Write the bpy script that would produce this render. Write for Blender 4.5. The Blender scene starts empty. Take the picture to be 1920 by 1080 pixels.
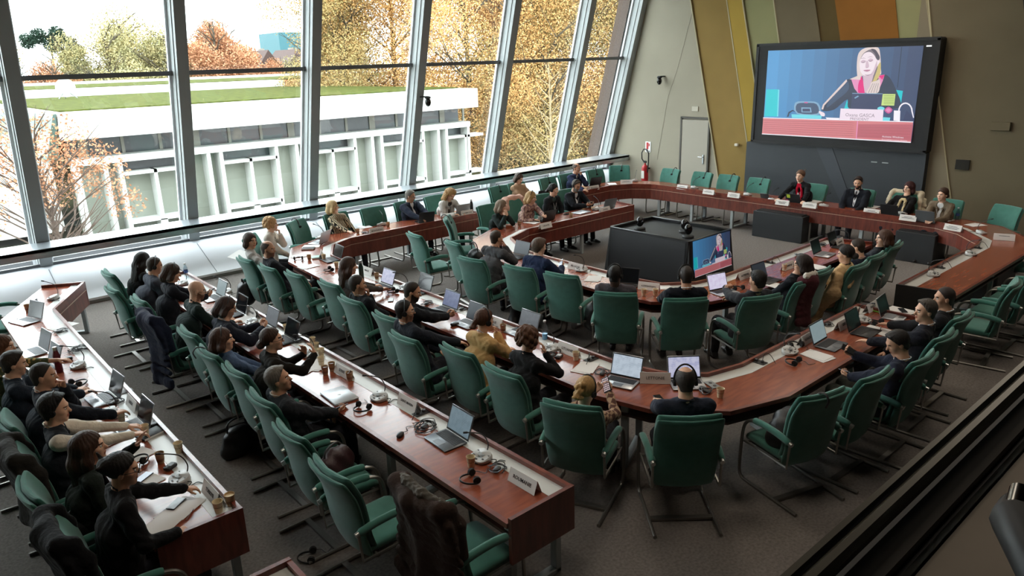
import bpy, math, random
import numpy as np
from mathutils import Matrix, Vector
random.seed(7)
RNG = np.random.default_rng(11)
PI = math.pi
S = bpy.context.scene
COL = S.collection
# ------------------------------------------------------------------ camera
cam_d = bpy.data.cameras.new('camera'); CAM = bpy.data.objects.new('camera', cam_d); COL.objects.link(CAM)
F_PX, YAW, PITCH, ROLL, CAM_H = 1377.4, 0.85855, 0.30125, -0.031622, 3.85
cam_d.sensor_width = 36.0; cam_d.lens = 36.0 * F_PX / 1920; cam_d.clip_start = 0.02; cam_d.clip_end = 600
_f = Vector((math.cos(PITCH)*math.cos(YAW), math.cos(PITCH)*math.sin(YAW), -math.sin(PITCH)))
_r = Vector((math.sin(YAW), -math.cos(YAW), 0)); _u = _r.cross(_f)
_r2 = _r*math.cos(ROLL) + _u*math.sin(ROLL); _u2 = -_r*math.sin(ROLL) + _u*math.cos(ROLL)
CAM.matrix_world = Matrix(((_r2.x, _u2.x, -_f.x, 0), (_r2.y, _u2.y, -_f.y, 0), (_r2.z, _u2.z, -_f.z, CAM_H), (0, 0, 0, 1)))
S.camera = CAM
# ------------------------------------------------------------------ world, light, exposure
W = bpy.data.worlds.new('overcast_sky'); S.world = W; W.use_nodes = True
W.node_tree.nodes['Background'].inputs[0].default_value = (0.90, 0.96, 1.0, 1)
W.node_tree.nodes['Background'].inputs[1].default_value = 8.6
S.view_settings.view_transform = 'Standard'; S.view_settings.look = 'None'
S.view_settings.gamma = 1.0; S.view_settings.exposure = 0.10; S.view_settings.use_curve_mapping = False
S.cycles.max_bounces = 8; S.cycles.diffuse_bounces = 4; S.cycles.glossy_bounces = 3
S.cycles.transparent_max_bounces = 12; S.cycles.transmission_bounces = 4
S.cycles.caustics_reflective = False; S.cycles.caustics_refractive = False
S.cycles.use_denoising = True; S.cycles.sample_clamp_indirect = 6.0
def area_light(name, loc, rot, sx, sy, power, color=(1, 1, 1), portal=False):
    d = bpy.data.lights.new(name, 'AREA'); d.shape = 'RECTANGLE'; d.size = sx; d.size_y = sy; d.energy = power; d.color = color
    o = bpy.data.objects.new(name, d); COL.objects.link(o); o.location = loc; o.rotation_euler = rot
    if portal: d.cycles.is_portal = True
    return o
LEAN = math.radians(15.4)
# daylight portals over the leaning window wall (sampling guides only)
area_light('window_portal', (9.2, 14.35, 3.45), (PI/2 + LEAN, 0, 0), 21.0, 6.2, 1, portal=True)
# unseen warm fill lamps added under the ceiling to lift the room light
for lx, ly in ((2.5, 4.0), (6.5, 5.5), (11, 7.5), (14.5, 7.0), (14.0, 3.0), (9.0, 1.8)):
    area_light('ceiling_fill_light', (lx, ly, 6.3), (0, 0, 0), 1.4, 1.4, 62, (1.0, 0.88, 0.74))
# ------------------------------------------------------------------ materials
MATS = {}
def lin(c):
    if isinstance(c, str):
        c = [int(c[i:i+2], 16)/255 for i in (0, 2, 4)]
        c = [x/12.92 if x <= 0.04045 else ((x+0.055)/1.055)**2.4 for x in c]
    return (c[0], c[1], c[2], 1.0)
def mat(name, col, rough=0.6, metal=0.0, spec=0.5, var=0.0, vscale=6.0, bump=0.0, bscale=60.0, emit=0.0, sheen=0.0, stretch=None):
    if name in MATS: return MATS[name]
    m = bpy.data.materials.new(name); m.use_nodes = True; nt = m.node_tree; b = nt.nodes['Principled BSDF']
    c = lin(col)
    b.inputs['Base Color'].default_value = c; b.inputs['Roughness'].default_value = rough; b.inputs['Metallic'].default_value = metal
    b.inputs['Specular IOR Level'].default_value = spec
    if sheen: b.inputs['Sheen Weight'].default_value = sheen; b.inputs['Sheen Roughness'].default_value = 0.5
    if emit:
        b.inputs['Emission Color'].default_value = c; b.inputs['Emission Strength'].default_value = emit
    if var or bump:
        tc = nt.nodes.new('ShaderNodeTexCoord'); src = tc.outputs['Object']
        if stretch:
            mp = nt.nodes.new('ShaderNodeMapping'); mp.inputs['Scale'].default_value = stretch
            nt.links.new(src, mp.inputs[0]); src = mp.outputs[0]
    if var:
        n = nt.nodes.new('ShaderNodeTexNoise'); n.inputs['Scale'].default_value = vscale; n.inputs['Detail'].default_value = 4
        nt.links.new(src, n.inputs['Vector'])
        r = nt.nodes.new('ShaderNodeValToRGB'); r.color_ramp.elements[0].position = 0.3; r.color_ramp.elements[1].position = 0.7
        r.color_ramp.elements[0].color = tuple(x*(1-var) for x in c[:3]) + (1,); r.color_ramp.elements[1].color = tuple(min(1, x*(1+var)) for x in c[:3]) + (1,)
        nt.links.new(n.outputs['Fac'], r.inputs[0]); nt.links.new(r.outputs[0], b.inputs['Base Color'])
    if bump:
        n2 = nt.nodes.new('ShaderNodeTexNoise'); n2.inputs['Scale'].default_value = bscale; n2.inputs['Detail'].default_value = 3
        nt.links.new(src, n2.inputs['Vector'])
        bp = nt.nodes.new('ShaderNodeBump'); bp.inputs['Strength'].default_value = bump; bp.inputs['Distance'].default_value = 0.01 if bscale > 30 else 0.03
        nt.links.new(n2.outputs['Fac'], bp.inputs['Height']); nt.links.new(bp.outputs[0], b.inputs['Normal'])
    MATS[name] = m; return m
def wood(name, c1, c2, rough, grain=(1, 1, 1), coat=0.0):
    if name in MATS: return MATS[name]
    m = bpy.data.materials.new(name); m.use_nodes = True; nt = m.node_tree; b = nt.nodes['Principled BSDF']
    tc = nt.nodes.new('ShaderNodeTexCoord'); mp = nt.nodes.new('ShaderNodeMapping'); mp.inputs['Scale'].default_value = grain
    n = nt.nodes.new('ShaderNodeTexNoise'); n.inputs['Scale'].default_value = 3.0; n.inputs['Detail'].default_value = 6; n.inputs['Distortion'].default_value = 0.6
    r = nt.nodes.new('ShaderNodeValToRGB'); r.color_ramp.elements[0].position = 0.35; r.color_ramp.elements[1].position = 0.68
    r.color_ramp.elements[0].color = lin(c1); r.color_ramp.elements[1].color = lin(c2)
    nt.links.new(tc.outputs['Object'], mp.inputs[0]); nt.links.new(mp.outputs[0], n.inputs['Vector']); nt.links.new(n.outputs['Fac'], r.inputs[0])
    nt.links.new(r.outputs[0], b.inputs['Base Color']); b.inputs['Roughness'].default_value = rough
    if coat: b.inputs['Coat Weight'].default_value = coat; b.inputs['Coat Roughness'].default_value = 0.12
    MATS[name] = m; return m
def glass(name, tint=(1, 1, 1), gloss=0.06):
    if name in MATS: return MATS[name]
    m = bpy.data.materials.new(name); m.use_nodes = True; nt = m.node_tree; nt.nodes.remove(nt.nodes['Principled BSDF'])
    out = nt.nodes['Material Output']; t = nt.nodes.new('ShaderNodeBsdfTransparent'); g = nt.nodes.new('ShaderNodeBsdfGlossy'); x = nt.nodes.new('ShaderNodeMixShader')
    t.inputs[0].default_value = (*tint, 1); g.inputs['Roughness'].default_value = 0.02; x.inputs[0].default_value = gloss
    nt.links.new(t.outputs[0], x.inputs[1]); nt.links.new(g.outputs[0], x.inputs[2]); nt.links.new(x.outputs[0], out.inputs[0])
    MATS[name] = m; return m
# ------------------------------------------------------------------ mesh builder
class MB:
    def __init__(s): s.v = []; s.f = []; s.m = []; s.mi = 0; s.M = Matrix.Identity(4)
    def add(s, vs, fs):
        n = len(s.v); M = s.M
        for p in vs: s.v.append(tuple(M @ Vector(p)))
        for f in fs: s.f.append([i+n for i in f]); s.m.append(s.mi)
        return s
    def box(s, c, d, rz=0.0, bev=0.0):
        x, y, z = d[0]/2, d[1]/2, d[2]/2; ca, sa = math.cos(rz), math.sin(rz)
        if bev <= 0:
            vs = [(a*x, b*y, e*z) for e in (-1, 1) for a, b in ((-1, -1), (1, -1), (1, 1), (-1, 1))]
            fs = [(3, 2, 1, 0), (4, 5, 6, 7), (0, 1, 5, 4), (1, 2, 6, 5), (2, 3, 7, 6), (3, 0, 4, 7)]
        else:
            bv = min(bev, x*.9, y*.9, z*.9); vs = []
            for e, k in ((-z, bv), (-z+bv, 0), (z-bv, 0), (z, bv)):
                X, Y = x-k, y-k; q = min(bv, X*.5, Y*.5)
                vs += [(-X+q, -Y, e), (X-q, -Y, e), (X, -Y+q, e), (X, Y-q, e), (X-q, Y, e), (-X+q, Y, e), (-X, Y-q, e), (-X, -Y+q, e)]
            fs = [tuple(range(7, -1, -1)), tuple(range(24, 32))]
            for k in range(3):
                for i in range(8): j = (i+1) % 8; fs.append((k*8+i, k*8+j, k*8+8+j, k*8+8+i))
        vs = [(c[0]+p[0]*ca-p[1]*sa, c[1]+p[0]*sa+p[1]*ca, c[2]+p[2]) for p in vs]
        return s.add(vs, fs)
    def prism(s, poly, z0, z1):
        n = len(poly); a = sum(poly[i][0]*poly[(i+1) % n][1]-poly[(i+1) % n][0]*poly[i][1] for i in range(n))
        if a < 0: poly = poly[::-1]
        vs = [(p[0], p[1], z0) for p in poly] + [(p[0], p[1], z1) for p in poly]
        fs = [tuple(range(n-1, -1, -1)), tuple(range(n, 2*n))] + [(i, (i+1) % n, n+(i+1) % n, n+i) for i in range(n)]
        return s.add(vs, fs)
    def strip(s, A, B, z0, z1):
        """solid band between two open polylines A and B of equal length"""
        n = len(A); vs = []
        for a, b in zip(A, B): vs += [(a[0], a[1], z0), (b[0], b[1], z0), (b[0], b[1], z1), (a[0], a[1], z1)]
        fs = []
        for i in range(n-1):
            p, q = 4*i, 4*i+4
            for k in range(4): l = (k+1) % 4; fs.append((p+k, p+l, q+l, q+k))
        fs += [(3, 2, 1, 0), (4*n-4, 4*n-3, 4*n-2, 4*n-1)]
        return s.add(vs, fs)
    def tube(s, pts, r, n=8, closed=False, flat=None):
        P = [Vector(p) for p in pts]; m = len(P); vs = []; prev = None
        rs = r if isinstance(r, (list, tuple)) else [r]*m
        for i, p in enumerate(P):
            if closed: t = P[(i+1) % m]-P[i-1]
            else: t = P[min(i+1, m-1)]-P[max(i-1, 0)]
            t.normalize()
            if prev is None: a = Vector((0, 0, 1)) if abs(t.z) < .9 else Vector((1, 0, 0))
            else: a = prev
            x = a - t*a.dot(t); x.normalize(); prev = x; y = t.cross(x)
            for k in range(n):
                an = 2*PI*(k+.5)/n; ex, ey = math.cos(an), math.sin(an)
                q = x*ex*rs[i]*(flat or 1) + y*ey*rs[i]
                vs.append(tuple(p+q))
        fs = []
        for i in range(m if closed else m-1):
            for k in range(n): l = (k+1) % n; j = (i+1) % m; fs.append((i*n+k, i*n+l, j*n+l, j*n+k))
        if not closed: fs += [tuple(range(n-1, -1, -1)), tuple(range((m-1)*n, m*n))]
        return s.add(vs, fs)
    def loft(s, rings, cap=True):
        n = len(rings[0]); vs = [p for r in rings for p in r]; fs = []
        for i in range(len(rings)-1):
            for k in range(n): l = (k+1) % n; fs.append((i*n+k, i*n+l, i*n+n+l, i*n+n+k))
        if cap: fs += [tuple(range(n-1, -1, -1)), tuple(range((len(rings)-1)*n, len(rings)*n))]
        return s.add(vs, fs)
    def lathe(s, prof, n=16, c=(0, 0, 0)):
        rings = [[(c[0]+r*math.cos(2*PI*k/n), c[1]+r*math.sin(2*PI*k/n), c[2]+z) for k in range(n)] for r, z in prof]
        return s.loft(rings)
    def ball(s, c, r, n=12, m=8):
        rx, ry, rz = r if isinstance(r, (tuple, list)) else (r, r, r)
        return s.loft([[(c[0]+rx*math.sin(PI*j/m)*math.cos(2*PI*k/n), c[1]+ry*math.sin(PI*j/m)*math.sin(2*PI*k/n), c[2]-rz*math.cos(PI*j/m)) for k in range(n)] for j in [.08]+list(range(1, m))+[m-.08]])
    def mesh(s, name, mats, smooth=True, ang=38):
        me = bpy.data.meshes.new(name); me.from_pydata(s.v, [], s.f)
        for m in (mats if isinstance(mats, (list, tuple)) else [mats]): me.materials.append(m)
        if any(s.m): me.polygons.foreach_set('material_index', s.m)
        if smooth: me.shade_smooth(); me.set_sharp_from_angle(angle=math.radians(ang))
        me.update(); return me
    def build(s, name, mats, parent=None, **k):
        return link(name, s.mesh(name, mats, **k), parent)
def link(name, me, parent=None, loc=None, rz=None):
    o = bpy.data.objects.new(name, me); COL.objects.link(o)
    if parent is not None: o.parent = parent
    if loc is not None: o.location = loc
    if rz is not None: o.rotation_euler = (0, 0, rz)
    return o
def thing(name, label, cat, loc=(0, 0, 0), rz=0.0, group=None):
    o = bpy.data.objects.new(name, None); COL.objects.link(o); o.location = loc; o.rotation_euler = (0, 0, rz)
    o.empty_display_size = .1; return tag(o, label, cat, group)
def tag(o, label, cat, group=None, kind=None):
    o['label'] = label; o['category'] = cat
    if group: o['group'] = group
    if kind: o['kind'] = kind
    return o
def struct(o): o['kind'] = 'structure'; return o
def dup(root, label, loc, rz, group=None):
    r = root.copy(); COL.objects.link(r); r.location = loc; r.rotation_euler = (0, 0, rz); r['label'] = label
    if group: r['group'] = group
    for ch in list(root.children):
        c = ch.copy(); COL.objects.link(c); c.parent = r
        for g in list(ch.children):
            d = g.copy(); COL.objects.link(d); d.parent = c
    return r
def face(a): return math.radians(a) - PI/2     # local +Y turned to world direction a (degrees)
# ------------------------------------------------------------------ the room
XW, ZC = 17.2, 6.6
def win_y(z): return 15.10 - (z-0.59)*math.tan(LEAN)
carpet = mat('carpet', '7a746f', rough=1.0, spec=0.05, var=0.22, vscale=40, bump=0.5, bscale=400)
plaster = mat('plaster_grey', '9c9686', rough=0.9, spec=.2, var=0.05, vscale=1.2)
white_panel = mat('white_panel', 'eef1f6', rough=0.75, var=.02, vscale=3)
alu = mat('aluminium_grey', '9da3a4', rough=0.5)
alu_dark = mat('aluminium_dark', '6e7174', rough=0.5, metal=0.1)
white_metal = mat('white_metal', 'e6eaee', rough=0.4)
ochre = mat('ochre_panel', '8b7342', rough=0.85, spec=.2, var=.05, vscale=2); gold = mat('gold_panel', 'a58a3e', rough=0.8, spec=.2, var=.05, vscale=2)
olive = mat('olive_panel', '8f8d66', rough=0.85, spec=.2, var=.04, vscale=2); taupe = mat('taupe_panel', '6e6450', rough=.9, spec=.2, var=.04, vscale=2)
umber = mat('umber_panel', '5b4d30', rough=.9, spec=.2, var=.04, vscale=2); orange = mat('orange_brown_panel', '875a26', rough=.85, spec=.2, var=.05, vscale=2)
taupe_light = mat('taupe_light_panel', '837966', rough=.9, spec=.2, var=.04, vscale=2)
ridge_m = mat('panel_edge', 'b3aa8a', rough=.7)
dark_wall = mat('dark_wall', '2a2926', rough=.9, var=.1, vscale=60)
struct(MB().prism([(-6, -2.5), (XW+.3, -2.5), (XW+.3, 14.3), (-6, 14.3)], -.25, 0).build('floor', carpet))
struct(MB().prism([(-6, -2.5), (XW+.3, -2.5), (XW+.3, 14.4), (-6, 14.4)], ZC, ZC+.2).build('ceiling', mat('ceiling_paint', '8f8b80', rough=.95)))
# far wall, flat slab plus folded coloured panels in relief
wf = MB(); wf.loft([[(x, -2.7, -.15), (x, 15.0, -.15), (x, 15.3, .5), (x, win_y(6.8)+.36, 6.8), (x, -2.7, 6.8)] for x in (XW, XW+.3)]); struct(wf.build('wall_far', plaster))
def wall_panel(name, poly, depth, m):
    """a facetted panel standing proud of the far wall; poly is (y, z)"""
    b = MB(); n = len(poly); a = sum(poly[i][0]*poly[(i+1) % n][1]-poly[(i+1) % n][0]*poly[i][1] for i in range(n))
    if a > 0: poly = poly[::-1]
    cy = sum(p[0] for p in poly)/n; cz = sum(p[1] for p in poly)/n
    back = [(XW, p[0], p[1]) for p in poly]; fr = [(XW-depth, p[0], p[1]) for p in poly]
    b.add(back+fr, [tuple(range(n, 2*n))] + [(i, (i+1) % n, n+(i+1) % n, n+i) for i in range(n)])
    o = b.build(name, m, smooth=False); o['kind'] = 'structure'; return o
T = 6.6
def ex(p, q, z):  # point at height z on the line p-q, (y,z) pairs
    t = (z-p[1])/(q[1]-p[1]); return (p[0]+(q[0]-p[0])*t, z)
L1 = ((11.60, 2.18), (12.29, 5.0)); L2 = ((10.39, 1.52), (11.25, 5.12)); L3 = ((10.33, 3.18), (10.80, 5.08)); L4 = ((9.74, 4.08), (9.96, 5.02))
L5 = ((8.71, 4.07), (8.93, 4.95)); L6 = ((8.25, 4.07), (8.46, 4.91)); L7 = ((6.97, 4.03), (7.14, 4.81)); L8 = ((6.31, 4.01), (6.47, 4.76)); LJ = ((5.54, .85), (6.02, 2.78))
def band(name, A, B, z0, m, dep): wall_panel(name, [ex(*A, z0), ex(*B, z0), ex(*B, T), ex(*A, T)], dep, m)
band('wall_far_ochre', L1, L2, 0, ochre, .035); band('wall_far_gold', L2, L3, 0, gold, .07); band('wall_far_olive', L3, L4, 0, olive, .03)
band('wall_far_taupe', L4, L5, 0, taupe, .06); band('wall_far_umber', L5, L6, 0, umber, .03); band('wall_far_orange', L6, L7, 0, orange, .05)
band('wall_far_olive_strip', L7, L8, 0, olive, .03); wall_panel('wall_far_taupe_side', [ex(*L8, 0), (2.2, 0), (2.2, T), ex(*L8, T)], .05, taupe)
wall_panel('wall_far_light_wedge', [ex(*LJ, 0), (6.6, 0), (6.6, 5.0), ex(*LJ, 5.0)], .08, taupe_light)
for i, (L, za) in enumerate(((L1, 0), (L2, 0), (L3, 0), (L4, 3.9), (L8, 3.9), (LJ, 0))):
    a, b2 = ex(*L, za), ex(*L, T if L is not LJ else 5.0); b = MB(); b.tube([(XW-.06, a[0], a[1]), (XW-.06, b2[0], b2[1])], .022, 6)
    struct(b.build('trim_%d' % (i+1), ridge_m))
fo = MB(); fo.tube([(XW-.002, 12.30, 4.96), (XW-.002, 12.73, 3.46), (XW-.002, 13.01, 2.75), (XW-.002, 13.33, .96)], .006, 6); struct(fo.build('trim_7', mat('fold_line', 'a8a292', rough=.8)))
# dark raking wall at the far right corner
b = MB(); b.loft([[(XW, 3.95-(1.25-z)*.243+.0, z), (XW-1.4, 3.95-(1.25-z)*.243-.35, z), (XW-1.4, 1.2, z), (XW, 1.2, z)] for z in (0, T)]); struct(b.build('wall_right', dark_wall))
b = MB(); b.box((-6.1, 6, 3.3), (.2, 17, 6.9)); struct(b.build('wall_left', plaster))
# low sloped ledge under the windows with recessed skirting
b = MB(); b.loft([[(x, 14.07, .10), (x, 15.12, .575), (x, 15.30, .575), (x, 15.30, -.2), (x, 14.07, .06)] for x in (-6, XW)]); struct(b.build('wall_window_ledge', white_panel))
b = MB(); b.box((5.6, 14.20, .05), (23.2, .2, .11)); struct(b.build('baseboard_window', mat('skirting_grey', '8b8a88', rough=.6)))
COLS = [2.15+2.6*i for i in range(-3, 6)] + [17.2]
sm = MB()
for cx in COLS: sm.tube([(cx-.1, 14.09, .112), (cx-.1, 15.0, .525)], .006, 4)
struct(sm.build('trim_8', mat('seam_grey', '8d9095', rough=.8)))
b = MB(); b.box((5.6, 15.14, .595), (23.2, .07, .05)); struct(b.build('trim_9', alu_dark))
# leaning columns, transom, handrail ledge and panes
def lean_box(b, x0, x1, d0, d1, z0, z1):
    b.loft([[(x0, win_y(z)+d0, z), (x1, win_y(z)+d0, z), (x1, win_y(z)+d1, z), (x0, win_y(z)+d1, z)] for z in (z0, z1)])
cnt = 0
for cx in COLS:
    cnt += 1
    b = MB(); lean_box(b, cx-.2, cx, 0, .30, .50, ZC+.1); b.mi = 1; lean_box(b, cx-.26, cx+.06, .30, .36, .50, ZC+.1); b.mi = 0; lean_box(b, cx-.215, cx-.185, .12, .32, .5, ZC)
    struct(b.build('trim_column_%d' % cnt, [alu, white_metal], smooth=False))
    if cx < 17:
        b = MB(); nx = COLS[COLS.index(cx)+1]-.2
        lean_box(b, cx+.0, nx, .355, .365, .58, ZC); struct(b.build('window_%d' % cnt, glass('window_glass', (.96, .985, .98), .05), smooth=False))
        b = MB(); lean_box(b, cx-.01, nx+.01, .24, .34, 3.76, 3.84); lean_box(b, cx, nx, .33, .37, .56, .64); struct(b.build('trim_transom_%d' % cnt, alu_dark, smooth=False))
b = MB(); b.prism([(-6, 14.37), (XW, 14.37), (XW, 15.0), (-6, 15.0)], .97, 1.03); b.box((5.6, 14.40, .945), (23.2, .06, .15)); b.box((5.6, 14.93, .945), (23.2, .06, .12))
struct(b.build('trim_rail', mat('rail_metal', 'b4bbc0', rough=.28, metal=.75)))
b = MB(); b.loft([[(XW-.02, 14.0, .06), (XW-.02, 15.1, .60), (XW-.02, 15.1, .66), (XW-.02, 13.9, .10)], [(XW-.10, 14.0, .06), (XW-.10, 15.1, .60), (XW-.10, 15.1, .66), (XW-.10, 13.9, .10)]]); struct(b.build('trim_10', white_metal, smooth=False))
b = MB(); b.loft([[(XW-.30, win_y(z)+.38, z), (XW+.3, win_y(z)+.38, z), (XW+.3, win_y(z)+.80, z), (XW-.30, win_y(z)+.80, z)] for z in (-3, ZC)]); struct(b.build('wall_exterior', mat('exterior_brown', '5a4c45', rough=1, var=.3, vscale=30), smooth=False))
# door in the far wall
dm = mat('door_grey', 'a09a8c', rough=.6); t = struct(MB().box((XW-.02, 12.05, 1.07), (.05, .84, 2.14)).build('door_1', dm))
b = MB(); b.box((XW-.02, 12.50, 1.09), (.07, .05, 2.2)); b.box((XW-.02, 11.60, 1.09), (.07, .05, 2.2)); b.box((XW-.02, 12.05, 2.19), (.07, .95, .05)); o = struct(b.build('door_frame', mat('door_frame_dark', '4a4740', rough=.6))); o.parent = t
b = MB(); b.box((XW-.055, 11.74, 1.10), (.02, .045, .26), 0, .004); b.tube([(XW-.06, 11.74, 1.16), (XW-.11, 11.74, 1.16), (XW-.11, 11.87, 1.16)], .011, 8); o = b.build('door_handle', mat('steel_bright', 'c9ccce', rough=.25, metal=1)); o.parent = t
# booth window in front of the gallery camera: sill, frame, ledge
bronze = mat('booth_frame', '4d493f', rough=.4, metal=.6); bdark = mat('booth_dark', '1d1c1a', rough=.6); desk = mat('booth_desk', '34302b', rough=.8, var=.05, vscale=9)
def bar(b, y, k0, k1, dy): b.box((6.0, y+dy/2, CAM_H-y*(k0+k1)/2), (20, dy, y*abs(k1-k0)))
b = MB(); b.box((6, .50, CAM_H-.50*1.715-.02), (22, .012, .04)); struct(b.build('trim_11', bronze))
b = MB(); b.tube([(-4, .47, CAM_H-.47*1.86), (17, .47, CAM_H-.47*1.86)], .018, 8); struct(b.build('trim_12', bronze))
b = MB(); b.box((6, .43, CAM_H-.43*2.10-.02), (22, .05, .04)); struct(b.build('trim_13', desk))
b = MB(); b.box((6, .405, CAM_H-.405*2.29-.01), (22, .02, .03)); struct(b.build('trim_14', bdark))
b = MB(); b.box((6, .03, CAM_H-.955), (22, .70, .05)); struct(b.build('trim_15', mat('booth_ledge', '9a8f82', rough=.7, var=.04, vscale=9)))
b = MB(); b.box((6, .52, 1.4), (22, .1, 2.9)); struct(b.build('wall_booth_front', bdark))
b = MB(); b.box((6, .52, 5.9), (22, .1, 1.4)); struct(b.build('wall_booth_top', bdark))
b = MB(); b.box((6, -2.5, 3.3), (24, .1, 6.8)); struct(b.build('wall_booth_back', bdark))
b = MB(); b.box((6, -1.2, CAM_H-1.5), (22, 2.6, .08)); struct(b.build('floor_booth', bdark))
b = MB(); b.box((6.5, .545, 4.1), (21, .006, 2.2)); struct(b.build('window_booth', glass('booth_glass', (.985, .985, .98), .012), smooth=False))
# ------------------------------------------------------------------ outside: roofed building, ground, trees
leaf_bump = {}
ext_white = mat('exterior_white', 'bcbeba', rough=.6); ext_pale = mat('exterior_pale_panel', '7d8276', rough=.5, var=.04, vscale=.6); ext_glass = mat('exterior_window_dark', '26292b', rough=.35, var=.35, vscale=.8)
ext_teal = mat('exterior_teal_glass', '56706a', rough=.2); grass_m = mat('sedum_grass', '43481f', rough=1, var=.5, vscale=2.5, spec=.05); gravel = mat('gravel', '6a665e', rough=1, var=.2, vscale=3)
struct(MB().prism([(-80, 15.4), (140, 15.4), (140, 260), (-80, 260)], -3.3, -3.0).build('ground', mat('lawn', '4a4a30', rough=1, var=.35, vscale=1.3, spec=.05)))
gs = MB()
for y0, y1, z in ((19.0, 20.2, -2.985), (22.5, 24.0, -2.985), (28, 33.5, -2.985)): gs.prism([(-30, y0), (45, y0), (45, y1), (-30, y1)], -3, z)
struct(gs.build('ground_path', gravel))
bl = thing('office_building', 'long white pavilion with grass roof and gridded facade outside the windows', 'building', (0, 0, 0))
BY = 35.0
b = MB(); b.box((16.6, BY-.9+11, 1.84), (21.0, 22.5, 1.04)); b.build('roof_fascia', ext_white, bl, smooth=False)
b = MB(); b.prism([(6.4, BY+.3), (26.8, BY+.3), (26.8, BY+21), (6.4, BY+21)], 2.36, 2.42); b.prism([(-10, BY+24), (50, BY+24), (50, BY+42), (-10, BY+42)], 2.86, 2.92); b.build('roof_grass', grass_m, bl)
b = MB(); b.prism([(-10, BY+20.5), (26, BY+21.5), (26, BY+24), (-10, BY+24)], 1.5, 2.88); b.prism([(-10, BY+42), (50, BY+42), (50, BY+42.4), (-10, BY+42.4)], 2.6, 3.15); b.build('roof_upstand', ext_white, bl, smooth=False)
b = MB(); b.box((16.6, BY+5, .92), (20.4, 9.2, .84)); b.build('clerestory', ext_glass, bl, smooth=False)
for i in range(14): MB().box((7.0+1.55*i, BY+.38, .92), (.13 if i % 3 else .34, .08, .84)).build('mullion', mat('exterior_mullion', '6e6c62', rough=.6), bl)
b = MB(); b.box((16.7, BY+.55, -1.35), (20.5, .5, 3.6)); b.build('facade_panel', ext_pale, bl, smooth=False)
fr = MB(); fr.box((16.7, BY-.02, .35), (20.6, .9, .30))
x = 6.5; mods = 0
while x < 26.2:
    for dx in (0, 1.05, 1.62): fr.box((x+dx, BY, -1.4), (.17, .8, 3.5))
    fr.box((x+3.0, BY, -.32), (2.6, .8, .14)); fr.box((x+3.0, BY, -2.42), (2.6, .8, .16)); fr.box((x+2.98, BY, -1.3), (.14, .8, 2.1)); fr.box((x+3.0, BY, -2.8), (.3, .8, .7))
    x += 4.3; mods += 1
fr.box((26.9, BY, -1.4), (.17, .8, 3.5)); fr.build('facade_grid', ext_white, bl, smooth=False)
for i in range(5): MB().box((6.5+4.3*i+2.95, BY+.28, .02), (2.5 if i < 4 else 1.6, .06, .52)).build('window_band', ext_glass, bl, smooth=False)
b = MB(); b.loft([[(6.05, BY+.2, .5), (6.05, BY+10, .5), (6.05, BY+10, 2.35), (6.05, BY-.9, 2.35)], [(5.6, BY+.2, .5), (5.2, BY+10, .5), (4.6, BY+10, 2.35), (5.95, BY-.9, 2.35)]]); b.build('side_glazing', ext_teal, bl, smooth=False)
b = MB(); b.box((0.6, BY+6, -1.0), (10.5, 10, 3.2)); b.build('rear_wing', ext_white, bl, smooth=False)
# satellite dishes on the roof
for dx, dz, lb in ((-.3, 3.75, 'white satellite dish on the taller tripod on the pavilion roof'), (1.2, 3.05, 'white satellite dish standing low on the pavilion roof')):
    t = thing('satellite_dish', lb, 'dish', (7.6+dx*2, BY+17.0, 2.80))
    b = MB(); b.loft([[(r*math.cos(a), -.1-.28*(1-(r/.55)**2)*-1*.5, dz-2.8+r*math.sin(a)) for a in [2*PI*k/20 for k in range(20)]] for r in (.05, .2, .35, .48, .55)]); b.build('reflector', ext_white, t)
    b = MB()
    for q in ((-.5, -.3), (.5, -.3), (0, .5)): b.tube([(q[0], q[1], -.38), (0, .05, dz-2.9)], .03, 6)
    b.build('tripod', mat('mast_grey', '777a78', rough=.5), t)
def leaf_mat(name, cs):
    m = bpy.data.materials.new(name); m.use_nodes = True; nt = m.node_tree; b = nt.nodes['Principled BSDF']
    tc = nt.nodes.new('ShaderNodeTexCoord'); n = nt.nodes.new('ShaderNodeTexNoise'); n.inputs['Scale'].default_value = 1.1; n.inputs['Detail'].default_value = 8; n.inputs['Roughness'].default_value = .8
    r = nt.nodes.new('ShaderNodeValToRGB'); el = r.color_ramp.elements
    while len(el) < len(cs): el.new(.5)
    for i, c in enumerate(cs): el[i].position = .32+.36*i/(len(cs)-1); el[i].color = lin(c)
    nt.links.new(tc.outputs['Object'], n.inputs['Vector']); nt.links.new(n.outputs['Fac'], r.inputs[0]); nt.links.new(r.outputs[0], b.inputs['Base Color'])
    b.inputs['Roughness'].default_value = .8; b.inputs['Specular IOR Level'].default_value = .1
    return m
bark = mat('bark', '4a4338', rough=1, var=.3, vscale=8)
def np_mesh(name, V, Fq, m):
    me = bpy.data.meshes.new(name); me.vertices.add(len(V)); me.vertices.foreach_set('co', np.ascontiguousarray(V, np.float32).ravel())
    k = Fq.shape[1]; me.loops.add(Fq.size); me.loops.foreach_set('vertex_index', np.ascontiguousarray(Fq, np.int32).ravel())
    me.polygons.add(len(Fq)); me.polygons.foreach_set('loop_start', np.arange(0, Fq.size, k, dtype=np.int32)); me.polygons.foreach_set('loop_total', np.full(len(Fq), k, np.int32))
    for q in (m if isinstance(m, (list, tuple)) else [m]): me.materials.append(q)
    me.update(calc_edges=True); me.validate(); return me
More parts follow.
